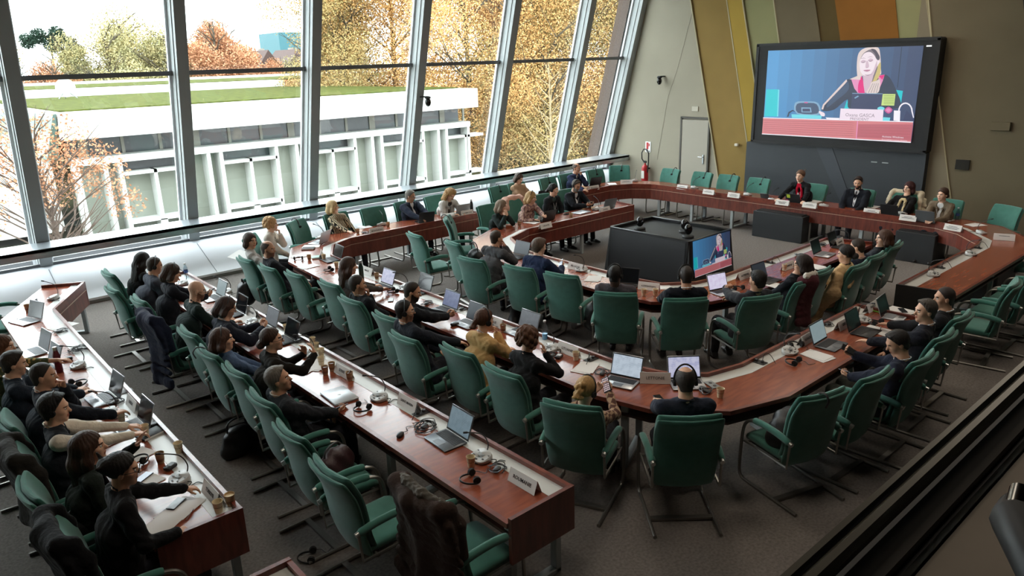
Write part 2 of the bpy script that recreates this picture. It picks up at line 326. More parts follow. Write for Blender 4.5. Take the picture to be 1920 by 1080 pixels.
def leaves(n, blobs, size, m, seed, name='foliage'):
    g = np.random.default_rng(seed); bl_ = np.array(blobs); k = g.choice(len(bl_), n, p=(bl_[:, 3]**2)/(bl_[:, 3]**2).sum())
    d = g.normal(size=(n, 3)); d /= np.linalg.norm(d, axis=1)[:, None]; r = bl_[k, 3]*(g.random(n)**.45)
    P = bl_[k, :3] + d*r[:, None]
    a = g.normal(size=(n, 3)); a /= np.linalg.norm(a, axis=1)[:, None]; c = np.cross(a, g.normal(size=(n, 3))); c /= np.linalg.norm(c, axis=1)[:, None]
    s = size*(.6+.8*g.random(n))[:, None]
    V = np.stack([P-a*s, P-c*s*.55, P+a*s, P+c*s*.55], 1).reshape(-1, 3); F_ = np.arange(4*n).reshape(-1, 4)
    return np_mesh(name, V, F_, m)
def branches(H, n, spread, seed, r0=.22, top=.95):
    g = random.Random(seed); b = MB(); b.tube([(0, 0, 0), (.1, .05, H*.35), (-.05, .1, H*.7), (.1, 0, H*top)], [r0, r0*.75, r0*.45, r0*.1], 7)
    for i in range(n):
        z = H*(.18+.7*g.random()); a = 2*PI*g.random(); L = spread*(.5+.6*g.random())*(1.1-z/H*.6)
        p = [(0, 0, z), (L*.45*math.cos(a), L*.45*math.sin(a), z+L*.35), (L*math.cos(a+.2), L*math.sin(a+.2), z+L*(.6+.3*g.random()))]
        b.tube(p, [r0*.32, r0*.2, r0*.05], 5)
        for j in range(2):
            a2 = a+g.uniform(-.9, .9); l2 = L*.5; q = p[1]
            b.tube([q, (q[0]+l2*math.cos(a2), q[1]+l2*math.sin(a2), q[2]+l2*.8)], [r0*.14, r0*.03], 4)
    return b
def crown(H, R, seed, n=14, low=.25):
    g = random.Random(seed); out = []
    for i in range(n):
        z = H*(low+(1-low)*.9*g.random()); k = math.sin(PI*min(1, max(.12, (z/H-low*.6)/(1-low*.6)))); a = 2*PI*g.random(); rr = R*k*g.random()**.6
        out.append((rr*math.cos(a), rr*math.sin(a), z, R*(.28+.25*g.random())))
    return out
gold_leaf = leaf_mat('golden_leaves', ['70573a', '9c774a', 'c0955e', 'ceac7a', 'a87c50']); mixed_leaf = leaf_mat('mixed_leaves', ['646848', '948758', 'b89a68', 'a67c54'])
green_leaf = leaf_mat('green_leaves', ['74765a', '928f68', 'ac9f72', 'bba876']); rust_leaf = leaf_mat('rust_leaves', ['94664a', 'b48464', 'c89e7a']); dark_leaf = leaf_mat('cedar_needles', ['1d2a24', '2a3c31', '3a4c40'])
def tree_proto(H, R, n, size, m, seed, nb=16, low=.25, blobs=14):
    return branches(H, nb, R, seed).mesh('trunk', bark), leaves(n, crown(H, R, seed, blobs, low), size, m, seed)
PT = [tree_proto(16, 5.8, 100000, .062, gold_leaf, 3, 26, .04, 30), tree_proto(15.5, 5.4, 95000, .062, mixed_leaf, 5, 26, .04, 30), tree_proto(9, 4.2, 42000, .088, green_leaf, 8, 22, .02, 26), tree_proto(9, 3.4, 36000, .088, rust_leaf, 9, 20, .05, 22)]
def tree(k, x, y, z, s, rz, label, group=None, name='autumn_tree'):
    t = thing(name, label, 'tree', (x, y, z), rz, group); t.scale = (s, s, s)
    link('trunk', PT[k][0], t); link('foliage', PT[k][1], t); return t
GT = 'golden autumn trees crowding the right-hand windows'
for i, (k, x, y, s) in enumerate(((0, 30.5, 39, 1.0), (1, 34.5, 36, 1.05), (0, 38.5, 38, 1.15), (1, 41.5, 33.5, 1.0), (0, 44.5, 30, 1.05), (1, 48, 34.5, 1.2), (0, 47, 26, 1.0), (1, 29.0, 52, 1.05), (0, 34.5, 54, 1.25), (0, 50, 42, 1.4), (1, 42, 48, 1.4), (0, 53, 28, 1.3))):
    tree(k, x, y, -3, s, i*1.3, 'tall golden-brown autumn tree behind the right-hand window panes', GT)
GF = 'distant hedge of autumn trees along the horizon'
far = [(2, 10.5, 94, 1.1), (2, 14.0, 100, 1.15), (3, 17.5, 95, 1.0), (2, 20.0, 101, 1.2), (2, 23.0, 95, 1.3), (2, 26.0, 100, 1.5), (2, 29.0, 94, 1.3), (2, 32.0, 99, 1.25), (3, 35.0, 94, 1.5), (3, 38.2, 99, 1.5), (3, 43.6, 95, .95), (2, 50.5, 98, 1.35), (2, 53.5, 94, 1.35), (2, 40.0, 110, .9), (2, 6.5, 98, 1.1)]
for i, (k, x, y, s) in enumerate(far): tree(k, x, y, -3, s, i*.9, 'distant bushy autumn tree on the skyline beyond the grass roof', GF)
t = thing('cedar_tree', 'dark flat-topped cedar on the skyline behind the left window', 'tree', (21.6, 116, -4.6)); link('trunk', branches(13.5, 12, 3.4, 21, .3).mesh('trunk', bark), t)
link('foliage', leaves(12000, [(-2.5, 0, 12.6, 1.0), (-1, .5, 13.2, 1.1), (1, 0, 13.4, 1.1), (2.4, .3, 12.4, .9), (3.2, 0, 11.3, .9), (.3, 0, 12.2, 1.2), (1.8, 0, 10.6, 1.0)], .11, dark_leaf, 4), t)
house_w = mat('house_wall', '857f78', rough=.9); house_r = mat('house_roof', '4a3a36', rough=.9, var=.1, vscale=3)
for i, (hx, hy, w, h, lb) in enumerate(((45.9, 108, 6, 5.0, 'far pale gabled house between the skyline trees, left of two'), (53.4, 114, 7, 5.2, 'far white gabled house beside the teal block, right of two'))):
    t = thing('gabled_house', lb, 'house', (hx, hy, -3))
    MB().box((0, 0, h/2), (w, 8, h)).build('wall', house_w, t, smooth=False)
    b = MB(); b.loft([[(-w/2-.3, y, h-.2), (0, y, h+4.2), (w/2+.3, y, h-.2)] for y in (-4.2, 4.2)]); b.build('roof', house_r, t, smooth=False)
    MB().box((1.2, 1, h+3.2), (.7, .7, 2.6)).build('chimney', house_w, t); MB().box((0, -4.03, 2.6), (1.1, .06, 1.3)).build('window', ext_glass, t)
tag(MB().box((59.0, 127, 3), (5, 8, 12.8)).build('teal_block', mat('teal_cladding', '2f5f68', rough=.6)), 'far teal-blue building block on the skyline', 'building')
# bare orange-leaved tree close to the left panes, slim pale tree before the right panes
t = thing('young_tree', 'spindly tree with sparse rust leaves close outside the left windows', 'tree', (3.6, 24.0, -3))
br = branches(5.9, 60, 2.7, 31, .10, .8); br.build('trunk', mat('twig_brown', '5a4a40', rough=1), t)
link('foliage', leaves(5200, [(-1.6, .2, 4.7, 1.0), (-.6, 0, 5.2, .9), (.6, .1, 4.9, 1.0), (1.4, 0, 4.2, .9), (-1.8, 0, 3.4, .9), (0, 0, 4.0, 1.0), (2.0, 0, 3.2, .6)], .045, rust_leaf, 6), t)
t = thing('young_tree', 'slim bare pale tree before the golden foliage outside right windows', 'tree', (25.6, 26.4, -3))
b = MB(); b.tube([(0, 0, 0), (.05, 0, 3), (0, .05, 6.8)], [.09, .06, .015], 6)
for i in range(26):
    z = 1.2+i*.2; a = i*2.4; L = 2.3*(1-z/8.2); b.tube([(0, 0, z), (L*.6*math.cos(a), L*.6*math.sin(a), z+L*.45), (L*math.cos(a), L*math.sin(a), z+L*.95)], [.028, .018, .006], 4)
b.build('trunk', mat('pale_bark', '8a7a5e', rough=1), t)
gh = leaves(5000, [(x_, 25.5+.8*math.sin(x_), -2.9, .55) for x_ in np.arange(-2, 26, .7)], .07, green_leaf, 12, 'low_hedge'); o = link('low_hedge', gh); tag(o, 'low ragged hedge seen through the gap under the window rail', 'hedge', kind='stuff')
# ------------------------------------------------------------------ conference tables
top_wood = wood('mahogany_top', '7e3d2a', '9c5339', .24, (1.2, 8, 8), .35); apron_wood = wood('mahogany_apron', '5a281d', '77372a', .38, (6, 6, 1.0), .1)
rim_wood = wood('mahogany_rim', '642b20', '823e2c', .3, (3, 3, 3), .3); tray_m = mat('cable_tray', 'c9cac6', rough=.35, var=.02, vscale=5); reveal_m = mat('reveal_line', 'b99a84', rough=.4)
black_m = mat('matt_black', '141516', rough=.6); shelf_m = wood('shelf_dark', '2e120d', '451c14', .45, (4, 4, 4))
def lerp2(a, b, t): return (a[0]+(b[0]-a[0])*t, a[1]+(b[1]-a[1])*t)
def table(label, R, Sx, legs, end_m=None, shelf=True):
    cx = sum(p[0] for p in R)/len(R); cy = sum(p[1] for p in R)/len(R)
    t = thing('conference_table', label, 'table', (cx, cy, 0))
    R = [(p[0]-cx, p[1]-cy) for p in R]; Sx = [(p[0]-cx, p[1]-cy) for p in Sx]
    w = [math.dist(a, b) for a, b in zip(R, Sx)]
    inn = lambda d: [lerp2(a, b, d/l) for a, b, l in zip(R, Sx, w)]
    sin_ = lambda d: [lerp2(b, a, d/l) for a, b, l in zip(R, Sx, w)]
    MB().strip(inn(.03), Sx, .715, .75).build('tabletop', top_wood, t, smooth=False)
    MB().strip(inn(.035), inn(.19), .74, .7525).build('cable_tray', tray_m, t, smooth=False)
    MB().strip(R, inn(.035), .70, .79).build('rim', rim_wood, t, smooth=False)
    b = MB(); b.strip(inn(.004), inn(.03), .42, .71); b.build('apron', apron_wood, t, smooth=False)
    MB().strip([lerp2(a, b_, -.003/l) for a, b_, l in zip(R, Sx, w)], inn(.02), .655, .663).build('reveal_strip', reveal_m, t, smooth=False)
    if shelf: MB().strip(inn(.06), sin_(.05), .58, .605).build('under_shelf', shelf_m, t, smooth=False)
    MB().strip(sin_(.03), sin_(-.012), .71, .752).build('nosing', rim_wood, t, smooth=False)
    for e, k in ((0, 1), (-1, -1)):
        a, c = R[e], Sx[e]; n = R[k] if e == 0 else R[-2]
        dx, dy = a[0]-n[0], a[1]-n[1]; L = math.hypot(dx, dy); dx /= L; dy /= L
        b = MB(); b.prism([a, c, (c[0]+dx*.035, c[1]+dy*.035), (a[0]+dx*.035, a[1]+dy*.035)], .42, .795); b.build('end_panel', end_m or apron_wood, t, smooth=False)
    for (i, f) in legs:
        a = lerp2(R[i], R[i+1], f); c = lerp2(Sx[i], Sx[i+1], f); ux, uy = c[0]-a[0], c[1]-a[1]; L = math.hypot(ux, uy); ang = math.atan2(uy, ux); ux /= L; uy /= L
        b = MB(); p0 = (a[0]+ux*.07, a[1]+uy*.07); p1 = (a[0]+ux*(L-.10), a[1]+uy*(L-.10)); m = lerp2(p0, p1, .5)
        for q in (p0, p1): b.box((q[0], q[1], .36), (.055, .07, .71), ang, .004)
        b.box((m[0], m[1], .022), (L-.12, .07, .044), ang, .004); b.box((m[0], m[1], .69), (L-.16, .05, .03), ang)
        b.build('leg', alu, t)
    return t
T1 = table('left foreground mahogany conference table with the end nearest bottom left, kinked by the window', [(1.52, 4.87), (1.52, 11.33), (2.13, 12.5)], [(0.92, 4.87), (0.92, 11.48), (1.6, 12.78)], [(0, .015), (0, .3), (0, .6), (0, .93), (1, .93)])
T2 = table('long straight mahogany table running from bottom centre back to the window, second from left', [(3.46, 3.40), (3.47, 11.95)], [(2.83, 3.40), (2.84, 11.95)], [(0, .012), (0, .2), (0, .42), (0, .64), (0, .85), (0, .97)])
T3 = table('outer ring mahogany table bending round the bottom centre corner and along the window', [(9.5, 12.0), (6.45, 12.0), (5.97, 11.75), (5.62, 11.15), (5.54, 9.9), (5.50, 4.65), (5.62, 4.2), (5.9, 3.87), (6.35, 3.77), (8.95, 3.77)],
           [(9.5, 12.7), (6.35, 12.7), (5.4, 12.25), (4.95, 11.4), (4.83, 9.9), (4.79, 4.35), (4.92, 3.82), (5.4, 3.28), (6.05, 3.07), (8.95, 3.07)], [(0, .06), (0, .45), (0, .95), (3, .5), (4, .2), (4, .45), (4, .7), (5, .5), (8, .1), (8, .5), (8, .97)])
T4 = table('inner ring mahogany table curving round the black monitor block', [(12.19, 10.05), (9.15, 10.05), (8.47, 9.77), (8.05, 9.0), (8.0, 8.3), (8.0, 6.5), (8.06, 6.1), (8.42, 5.8), (8.85, 5.71), (12.0, 5.71)],
           [(12.3, 10.74), (8.85, 10.74), (8.0, 10.3), (7.42, 9.4), (7.31, 8.3), (7.28, 6.4), (7.38, 5.75), (7.92, 5.2), (8.6, 5.0), (12.2, 5.0)], [(0, .02), (0, .5), (0, .95), (3, .5), (4, .6), (8, .05), (8, .5), (8, .97)])
T5 = table('far mahogany head table under the big screen with its wing reaching right foreground', [(10.75, 12.1), (13.75, 12.1), (14.3, 11.85), (14.56, 11.45), (14.58, 11.0), (14.48, 4.85), (14.25, 4.4), (13.6, 3.85), (13.2, 3.77), (10.14, 3.76)],
           [(10.75, 12.8), (13.85, 12.8), (14.8, 12.45), (15.2, 11.7), (15.25, 11.0), (15.2, 4.7), (14.95, 3.9), (14.1, 3.2), (13.2, 3.07), (10.24, 3.07)], [(0, .05), (0, .6), (3, .5), (4, .12), (4, .3), (4, .6), (4, .78), (4, .97), (8, .4), (8, .97)], black_m)
# ------------------------------------------------------------------ chairs
green = mat('green_upholstery', '42766a', rough=.95, spec=.15, var=.10, vscale=14, bump=.25, bscale=500, sheen=.35)
green_hi = mat('green_piping', '57927c', rough=.9, spec=.15); tube_m = mat('satin_tube', '8d8a84', rough=.35, metal=.85); knob_m = mat('knob_metal', 'b9b9b4', rough=.3, metal=.8)
def spl(ks, n):
    ks = [Vector(k) for k in ks]; out = []
    for i in range(len(ks)-1):
        p0, p1, p2, p3 = ks[max(i-1, 0)], ks[i], ks[i+1], ks[min(i+2, len(ks)-1)]
        for j in range(n):
            u = j/n; out.append(.5*((2*p1)+(p2-p0)*u+(2*p0-5*p1+4*p2-p3)*u*u+(3*p1-p0-3*p2+p3)*u**3))
    return out+[ks[-1]]
def back_loft(off0, off1, grow, zlo=0, ring=28):
    pr = spl([(0, -.235, .40+zlo), (0, -.285, .56), (0, -.305, .72), (0, -.335, .88), (0, -.385, 1.00), (0, -.425, 1.075)], 4); N = len(pr); rings = []
    for i, p in enumerate(pr):
        t = i/(N-1); hw = .235+.04*math.sin(PI*min(1, t*.62+.12)) + grow; tn = pr[min(i+1, N-1)]-pr[max(i-1, 0)]; tn.normalize(); nrm = Vector((0, tn.z, -tn.y))
        e = min(t*6, (1-t)*9, 1); sh = .25+.75*math.sqrt(max(0, 1-(1-e)**2)); mid = (off0+off1)/2; h = (off1-off0)/2*sh; row = []
        for k in range(ring):
            a = 2*PI*k/ring; cx = math.copysign(abs(math.cos(a))**.35, math.cos(a)); sy = math.copysign(abs(math.sin(a))**.6, math.sin(a))
            u = cx*(1-(1-sh)*.05); x = u*hw; y = mid+sy*h
            q = p+nrm*y; row.append((x, q.y+.05*u*u, q.z))
        rings.append(row)
    return MB().loft(rings)
def seat_loft():
    rings = []
    for y, z, hh, w in ((-.25, .425, .012, .22), (-.235, .43, .035, .245), (-.1, .435, .042, .252), (.1, .44, .044, .255), (.2, .44, .044, .255), (.245, .432, .036, .25), (.265, .42, .012, .235)):
        rings.append([(w*math.copysign(abs(math.cos(a))**.3, math.cos(a)), y, z+hh*math.copysign(abs(math.sin(a))**.55, math.sin(a))) for a in [2*PI*k/24 for k in range(24)]])
    return MB().loft(rings)
CH = {}
def chair_meshes():
    CH['seat'] = seat_loft().mesh('seat', green)
    b = MB(); b.box((0, 0, .388), (.44, .44, .02)); CH['seat_pan'] = b.mesh('seat_pan', black_m)
    CH['backrest'] = back_loft(.0, .05, -.004).mesh('backrest', green); CH['back_shell'] = back_loft(-.042, -.002, .006, -.03).mesh('back_shell', green)
    for s, nm in ((-1, 'L'), (1, 'R')):
        b = MB(); P = spl([(s*.285, -.325, .645), (s*.292, -.2, .672), (s*.296, -.03, .682), (s*.296, .10, .668)], 5); b.tube(P, [.024]+[.031]*(len(P)-2)+[.026], 10, flat=1.0); CH['pad'+nm] = b.mesh('armrest', green)
        b = MB(); P = spl([(s*.296, .08, .665), (s*.298, .17, .635), (s*.30, .225, .56), (s*.30, .245, .40), (s*.295, .26, .16), (s*.29, .255, .06), (s*.288, .21, .018), (s*.285, .1, .016), (s*.275, -.46, .016)], 4); b.tube(P, .0155, 8); CH['leg'+nm] = b.mesh('leg', tube_m)
        b = MB(); b.tube([(s*.285, -.352, .637), (s*.285, -.322, .645)], .021, 10); CH['knob'+nm] = b.mesh('knob', knob_m)
    b = MB(); b.box((0, -.20, .018), (.555, .05, .022)); CH['crossbar'] = b.mesh('crossbar', tube_m)
    b = MB(); b.tube([(-.295, .19, .41), (.295, .19, .41)], .014, 6); b.tube([(-.295, -.19, .395), (.295, -.19, .395)], .014, 6); b.tube([(-.290, .22, .41), (-.284, -.31, .40), (-.284, -.33, .64)], .012, 6); b.tube([(.290, .22, .41), (.284, -.31, .40), (.284, -.33, .64)], .012, 6); CH['under_frame'] = b.mesh('under_frame', tube_m)
chair_meshes()
FIRST_CHAIR = []
def chair(x, y, a, label, group=None):
    if not FIRST_CHAIR:
        t = thing('conference_chair', label, 'chair', (x, y, 0), face(a), group); FIRST_CHAIR.append(t)
        link('seat', CH['seat'], t); link('seat_pan', CH['seat_pan'], t); bk = link('backrest', CH['backrest'], t); link('back_shell', CH['back_shell'], bk); link('crossbar', CH['crossbar'], t); link('under_frame', CH['under_frame'], t)
        for nm in 'LR': p = link('armrest', CH['pad'+nm], t); link('knob', CH['knob'+nm], p); link('leg', CH['leg'+nm], t)
        return t
    return dup(FIRST_CHAIR[0], label, (x, y, 0), face(a), group)
GC = 'green conference chairs round the tables'
CHAIRS = {  # key: (x, y, facing, label)
 'a0': (1.00, 12.24, -27, 'empty green chair with a hung headset at the far-left table end by the window'),
 'a1': (.62, 8.55, 0, 'green chair under the floral-sleeved person at the left picture edge'),
 'a2': (.70, 7.85, 0, 'green chair behind the person in dark navy at the left picture edge'),
 'a3': (.80, 7.10, 0, 'green chair behind the dark-suited man touching his mouth at the left'),
 'a4': (.78, 6.38, 0, 'green chair behind the man in waistcoat and white sleeves'),
 'a5': (.74, 5.72, 0, 'green chair behind the woman with very long brown hair, bag on its seat'),
 'a6': (.80, 4.98, 0, 'green chair under the black-jacketed woman reaching to her console, bottom left'),
 'b0': (2.68, 11.66, 0, 'green chair behind the long-haired woman in black nearest the window ledge'),
 'b1': (2.50, 10.72, 0, 'green chair behind the man in grey suit and headset near the window'),
 'b2': (2.62, 9.94, 0, 'green chair behind the brown-bobbed person in dark navy'),
 'b3': (2.52, 9.02, 0, 'green chair with a long navy coat draped over its back'),
 'b4': (2.66, 8.22, 0, 'green chair right of the draped navy coat, behind the long-haired man in headset'),
 'b5': (2.60, 7.43, 0, 'green chair with a black strap, behind the woman in blue denim'),
 'b6': (2.62, 6.76, 0, 'green chair behind the woman in glasses holding up both hands'),
 'b7': (2.54, 5.97, 0, 'green chair behind the grey-haired man with a phone in his lap'),
 'b8': (2.45, 5.20, 0, 'empty green chair with a dark bag on its seat beside the closed silver laptop'),
 'b9': (2.40, 4.45, 0, 'empty green chair with clear seat in the centre foreground'),
 'b10': (2.70, 3.68, 0, 'green chair under the brown coat at the bottom, nearest the camera'),
 'c0': (4.40, 10.90, 0, 'green chair under the woman holding up a white sheet, black bag on its side'),
 'c1': (4.44, 10.18, 0, 'green chair behind the balding bearded man with crossed legs'),
 'c2': (4.56, 9.55, 0, 'empty green chair right of the cross-legged man, seat and armrest in view'),
 'c3': (4.68, 8.76, 0, 'green chair behind the woman with long hair in grey-brown knit'),
 'c4': (4.52, 7.90, 0, 'green chair behind the dark-suited man with hand to his chin'),
 'c5': (4.50, 7.04, 0, 'green chair behind the bearded man checking his phone'),
 'c6': (4.27, 6.32, 0, 'green chair behind the young man in glasses with headset'),
 'c7': (4.45, 5.62, 0, 'green chair behind the tan blazer'),
 'c8': (4.43, 4.90, 0, 'green chair behind the curly-haired woman in black'),
 'c9': (4.34, 4.09, 25, 'green chair behind the blonde woman in a plaid jacket'),
 'c10': (4.77, 3.38, 49, 'green chair seen square from behind under the balding man, bend of outer table'),
 'd0': (5.78, 2.92, 72, 'green chair with dark jacket on its seat, right of the balding headset man'),
 'd1': (6.40, 2.80, 86, 'empty green chair with bare seat on the right, second past the bend'),
 'd2': (7.06, 2.66, 90, 'green chair behind the young man with two phones at right'),
 'd3': (7.80, 2.74, 90, 'green chair behind the short-haired man in profile at right'),
 'd4': (8.52, 2.82, 90, 'green chair behind the dark shaved head at the right end of the outer table'),
 'e0': (10.15, 2.80, 98, 'empty green chair nearest the black table end at the right edge'),
 'e1': (10.90, 2.76, 90, 'empty green chair second along the right-hand wing, at the picture edge'),
 'e2': (11.65, 2.76, 90, 'empty green chair third along the right-hand wing, at the picture edge'),
 'f0': (14.74, 12.60, 225, 'empty green chair in the far left corner beside the fire extinguisher'),
 'f1': (14.95, 11.40, 180, 'empty green chair in front of the grey door, first in the far row'),
 'f2': (14.95, 10.45, 180, 'empty green chair just right of the door at the head table'),
 'f3': (14.95, 9.72, 180, 'empty green chair before the ochre wall panel at the head table'),
 'f4': (14.95, 8.92, 180, 'empty green chair left of the woman in red scarf'),
 'f5': (14.98, 7.60, 180, 'green chair behind the woman in red scarf'),
 'f6': (14.95, 6.58, 180, 'green chair behind the bearded man at the head table'),
 'f7': (14.95, 5.72, 180, 'green chair behind the red-haired woman with pale scarf'),
 'f8': (14.85, 4.92, 180, 'green chair behind the woman in brown blazer'),
 'f9': (14.86, 4.06, 158, 'empty green chair at the right corner of the head table'),
 'f10': (13.55, 3.10, 112, 'empty green chair past the small flag-like card, cut by the right edge'),
 'g0': (10.80, 12.55, 270, 'empty green chair left of the beige-jacketed woman by the window'),
 'g1': (11.40, 12.60, 270, 'green chair behind the beige-jacketed woman by the window'),
 'g2': (12.37, 12.55, 270, 'empty green chair right of the beige-jacketed woman by the window'),
 'g3': (13.08, 12.60, 270, 'green chair just behind the man in navy with hand to his face by the window'),
 'g4': (14.02, 12.55, 262, 'empty green chair right of the navy-suited man in the far window corner'),
 'h0': (4.98, 12.12, 318, 'green chair behind the woman in white jacket by the window'),
 'h1': (6.02, 12.62, 300, 'empty green chair with hanging headset between white jacket and zebra print'),
 'h2': (6.74, 12.66, 275, 'green chair behind the zebra-print blouse'),
 'h3': (7.50, 12.60, 270, 'empty green chair right of the zebra-print woman by the window'),
 'h4': (8.32, 12.64, 270, 'green chair behind the grey-haired man in navy by the window'),
 'h5': (9.12, 12.70, 270, 'green chair behind the curly blonde woman by the window'),
 'i0': (8.22, 10.74, 318, 'empty green chair with a headset at the outer corner of the inner table'),
 'i1': (9.20, 10.98, 270, 'green chair behind the grey-bobbed woman in dark green'),
 'i2': (9.92, 10.98, 270, 'green chair under the pink coat behind the plaid jacket'),
 'i3': (10.66, 10.98, 270, 'green chair behind the dark-haired woman in headphones'),
 'i4': (11.42, 11.00, 270, 'green chair behind the bearded man with lanyard'),
 'j0': (7.10, 10.25, -8, 'empty green chair standing sideways in the aisle with its seat in view'),
 'j1': (7.20, 9.30, -12, 'empty green chair with headset beside the black rucksack'),
 'j2': (6.75, 8.36, 8, 'green chair behind the man in grey jacket with hands to his face'),
 'j3': (6.92, 7.52, 10, 'green chair behind the man in navy jacket with phone, inner table'),
 'j4': (7.06, 6.84, 14, 'empty green chair between navy jacket and grey-purple suit, inner table'),
 'j5': (6.88, 5.88, 34, 'green chair behind the man in grey-purple suit at the inner bend'),
 'j6': (7.22, 5.20, 49, 'green chair seen square from behind under the dark-suited man facing the black block'),
 'j7': (7.82, 4.66, 66, 'green chair behind the man in grey sweater at the silver laptop'),
 'j8': (8.62, 4.66, 92, 'green chair with a scarf on its back behind the dark-haired woman in glasses'),
 'j9': (9.18, 4.72, 90, 'empty green chair left of the tan coat, inner table'),
 'j10': (9.78, 4.50, 92, 'green chair behind the woman with tan coat on her shoulders'),
 'j11': (10.42, 4.55, 92, 'green chair behind the short-haired man right of the tan coat'),
 'j12': (11.18, 4.62, 95, 'green chair at the right end of the inner table behind the woman in profile'),
}
CHO = {k: chair(x, y, a, lb, GC) for k, (x, y, a, lb) in CHAIRS.items()}
# ------------------------------------------------------------------ big screen, monitor block, fixtures
def emis(name, c, s=1.0):
    if name in MATS: return MATS[name]
    m = bpy.data.materials.new(name); m.use_nodes = True; nt = m.node_tree; b = nt.nodes['Principled BSDF']
    b.inputs['Base Color'].default_value = (0.01, 0.01, 0.01, 1); b.inputs['Roughness'].default_value = .35; b.inputs['Emission Color'].default_value = lin(c); b.inputs['Emission Strength'].default_value = s
    MATS[name] = m; return m
SCR = [('screen_blue_%d' % i, '%02x%02x%02x' % tuple(int(a+(b-a)*i/11) for a, b in zip((74, 148, 204), (58, 72, 106)))) for i in range(12)] + [('screen_navy', '26344c'), ('screen_teal', '16c4d0'), ('screen_desk', 'd07a80'), ('screen_desk_line', 'ab5a62'), ('screen_desk_dark', 'b8606c'), ('screen_skin', 'ecdde6'), ('screen_skin_shade', 'cfb4c4'), ('screen_skin_dark', 'a58b9c'), ('screen_hair', 'dccbc8'), ('screen_hair_gold', 'c9b676'), ('screen_hair_dark', '776a74'), ('screen_hair_root', '4a4150'), ('screen_jacket', '2a344c'), ('screen_jacket_light', '3a4d6c'), ('screen_red', 'e0147c'), ('screen_pink', 'e08cba'), ('screen_laptop', '343c60'), ('screen_note', 'c6dc84'), ('screen_note_ink', '93a860'), ('screen_card', 'ecdcea'), ('screen_grey', '7fa6c4'), ('screen_white', 'f2eef6'), ('screen_magenta', 'c85a96'), ('screen_cyan', '6fd6e4'), ('screen_lips', 'b77f98')]
_q = [((195, 158), (0, .5625)), ((1507, 146), (1, .5625)), ((1400, 955), (1, 0)), ((135, 860), (0, 0))]
_A = []; _B = []
for (px, py), (ux, uy) in _q: _A += [[px, py, 1, 0, 0, 0, -px*ux, -py*ux], [0, 0, 0, px, py, 1, -px*uy, -py*uy]]; _B += [ux, uy]
_H = np.append(np.linalg.solve(np.array(_A, float), np.array(_B, float)), 1).reshape(3, 3)
def flat_xy(x, y): v = _H @ np.array([x, y, 1.0]); return min(max(v[0]/v[2], 0), 1), min(max(v[1]/v[2], 0), .5625)
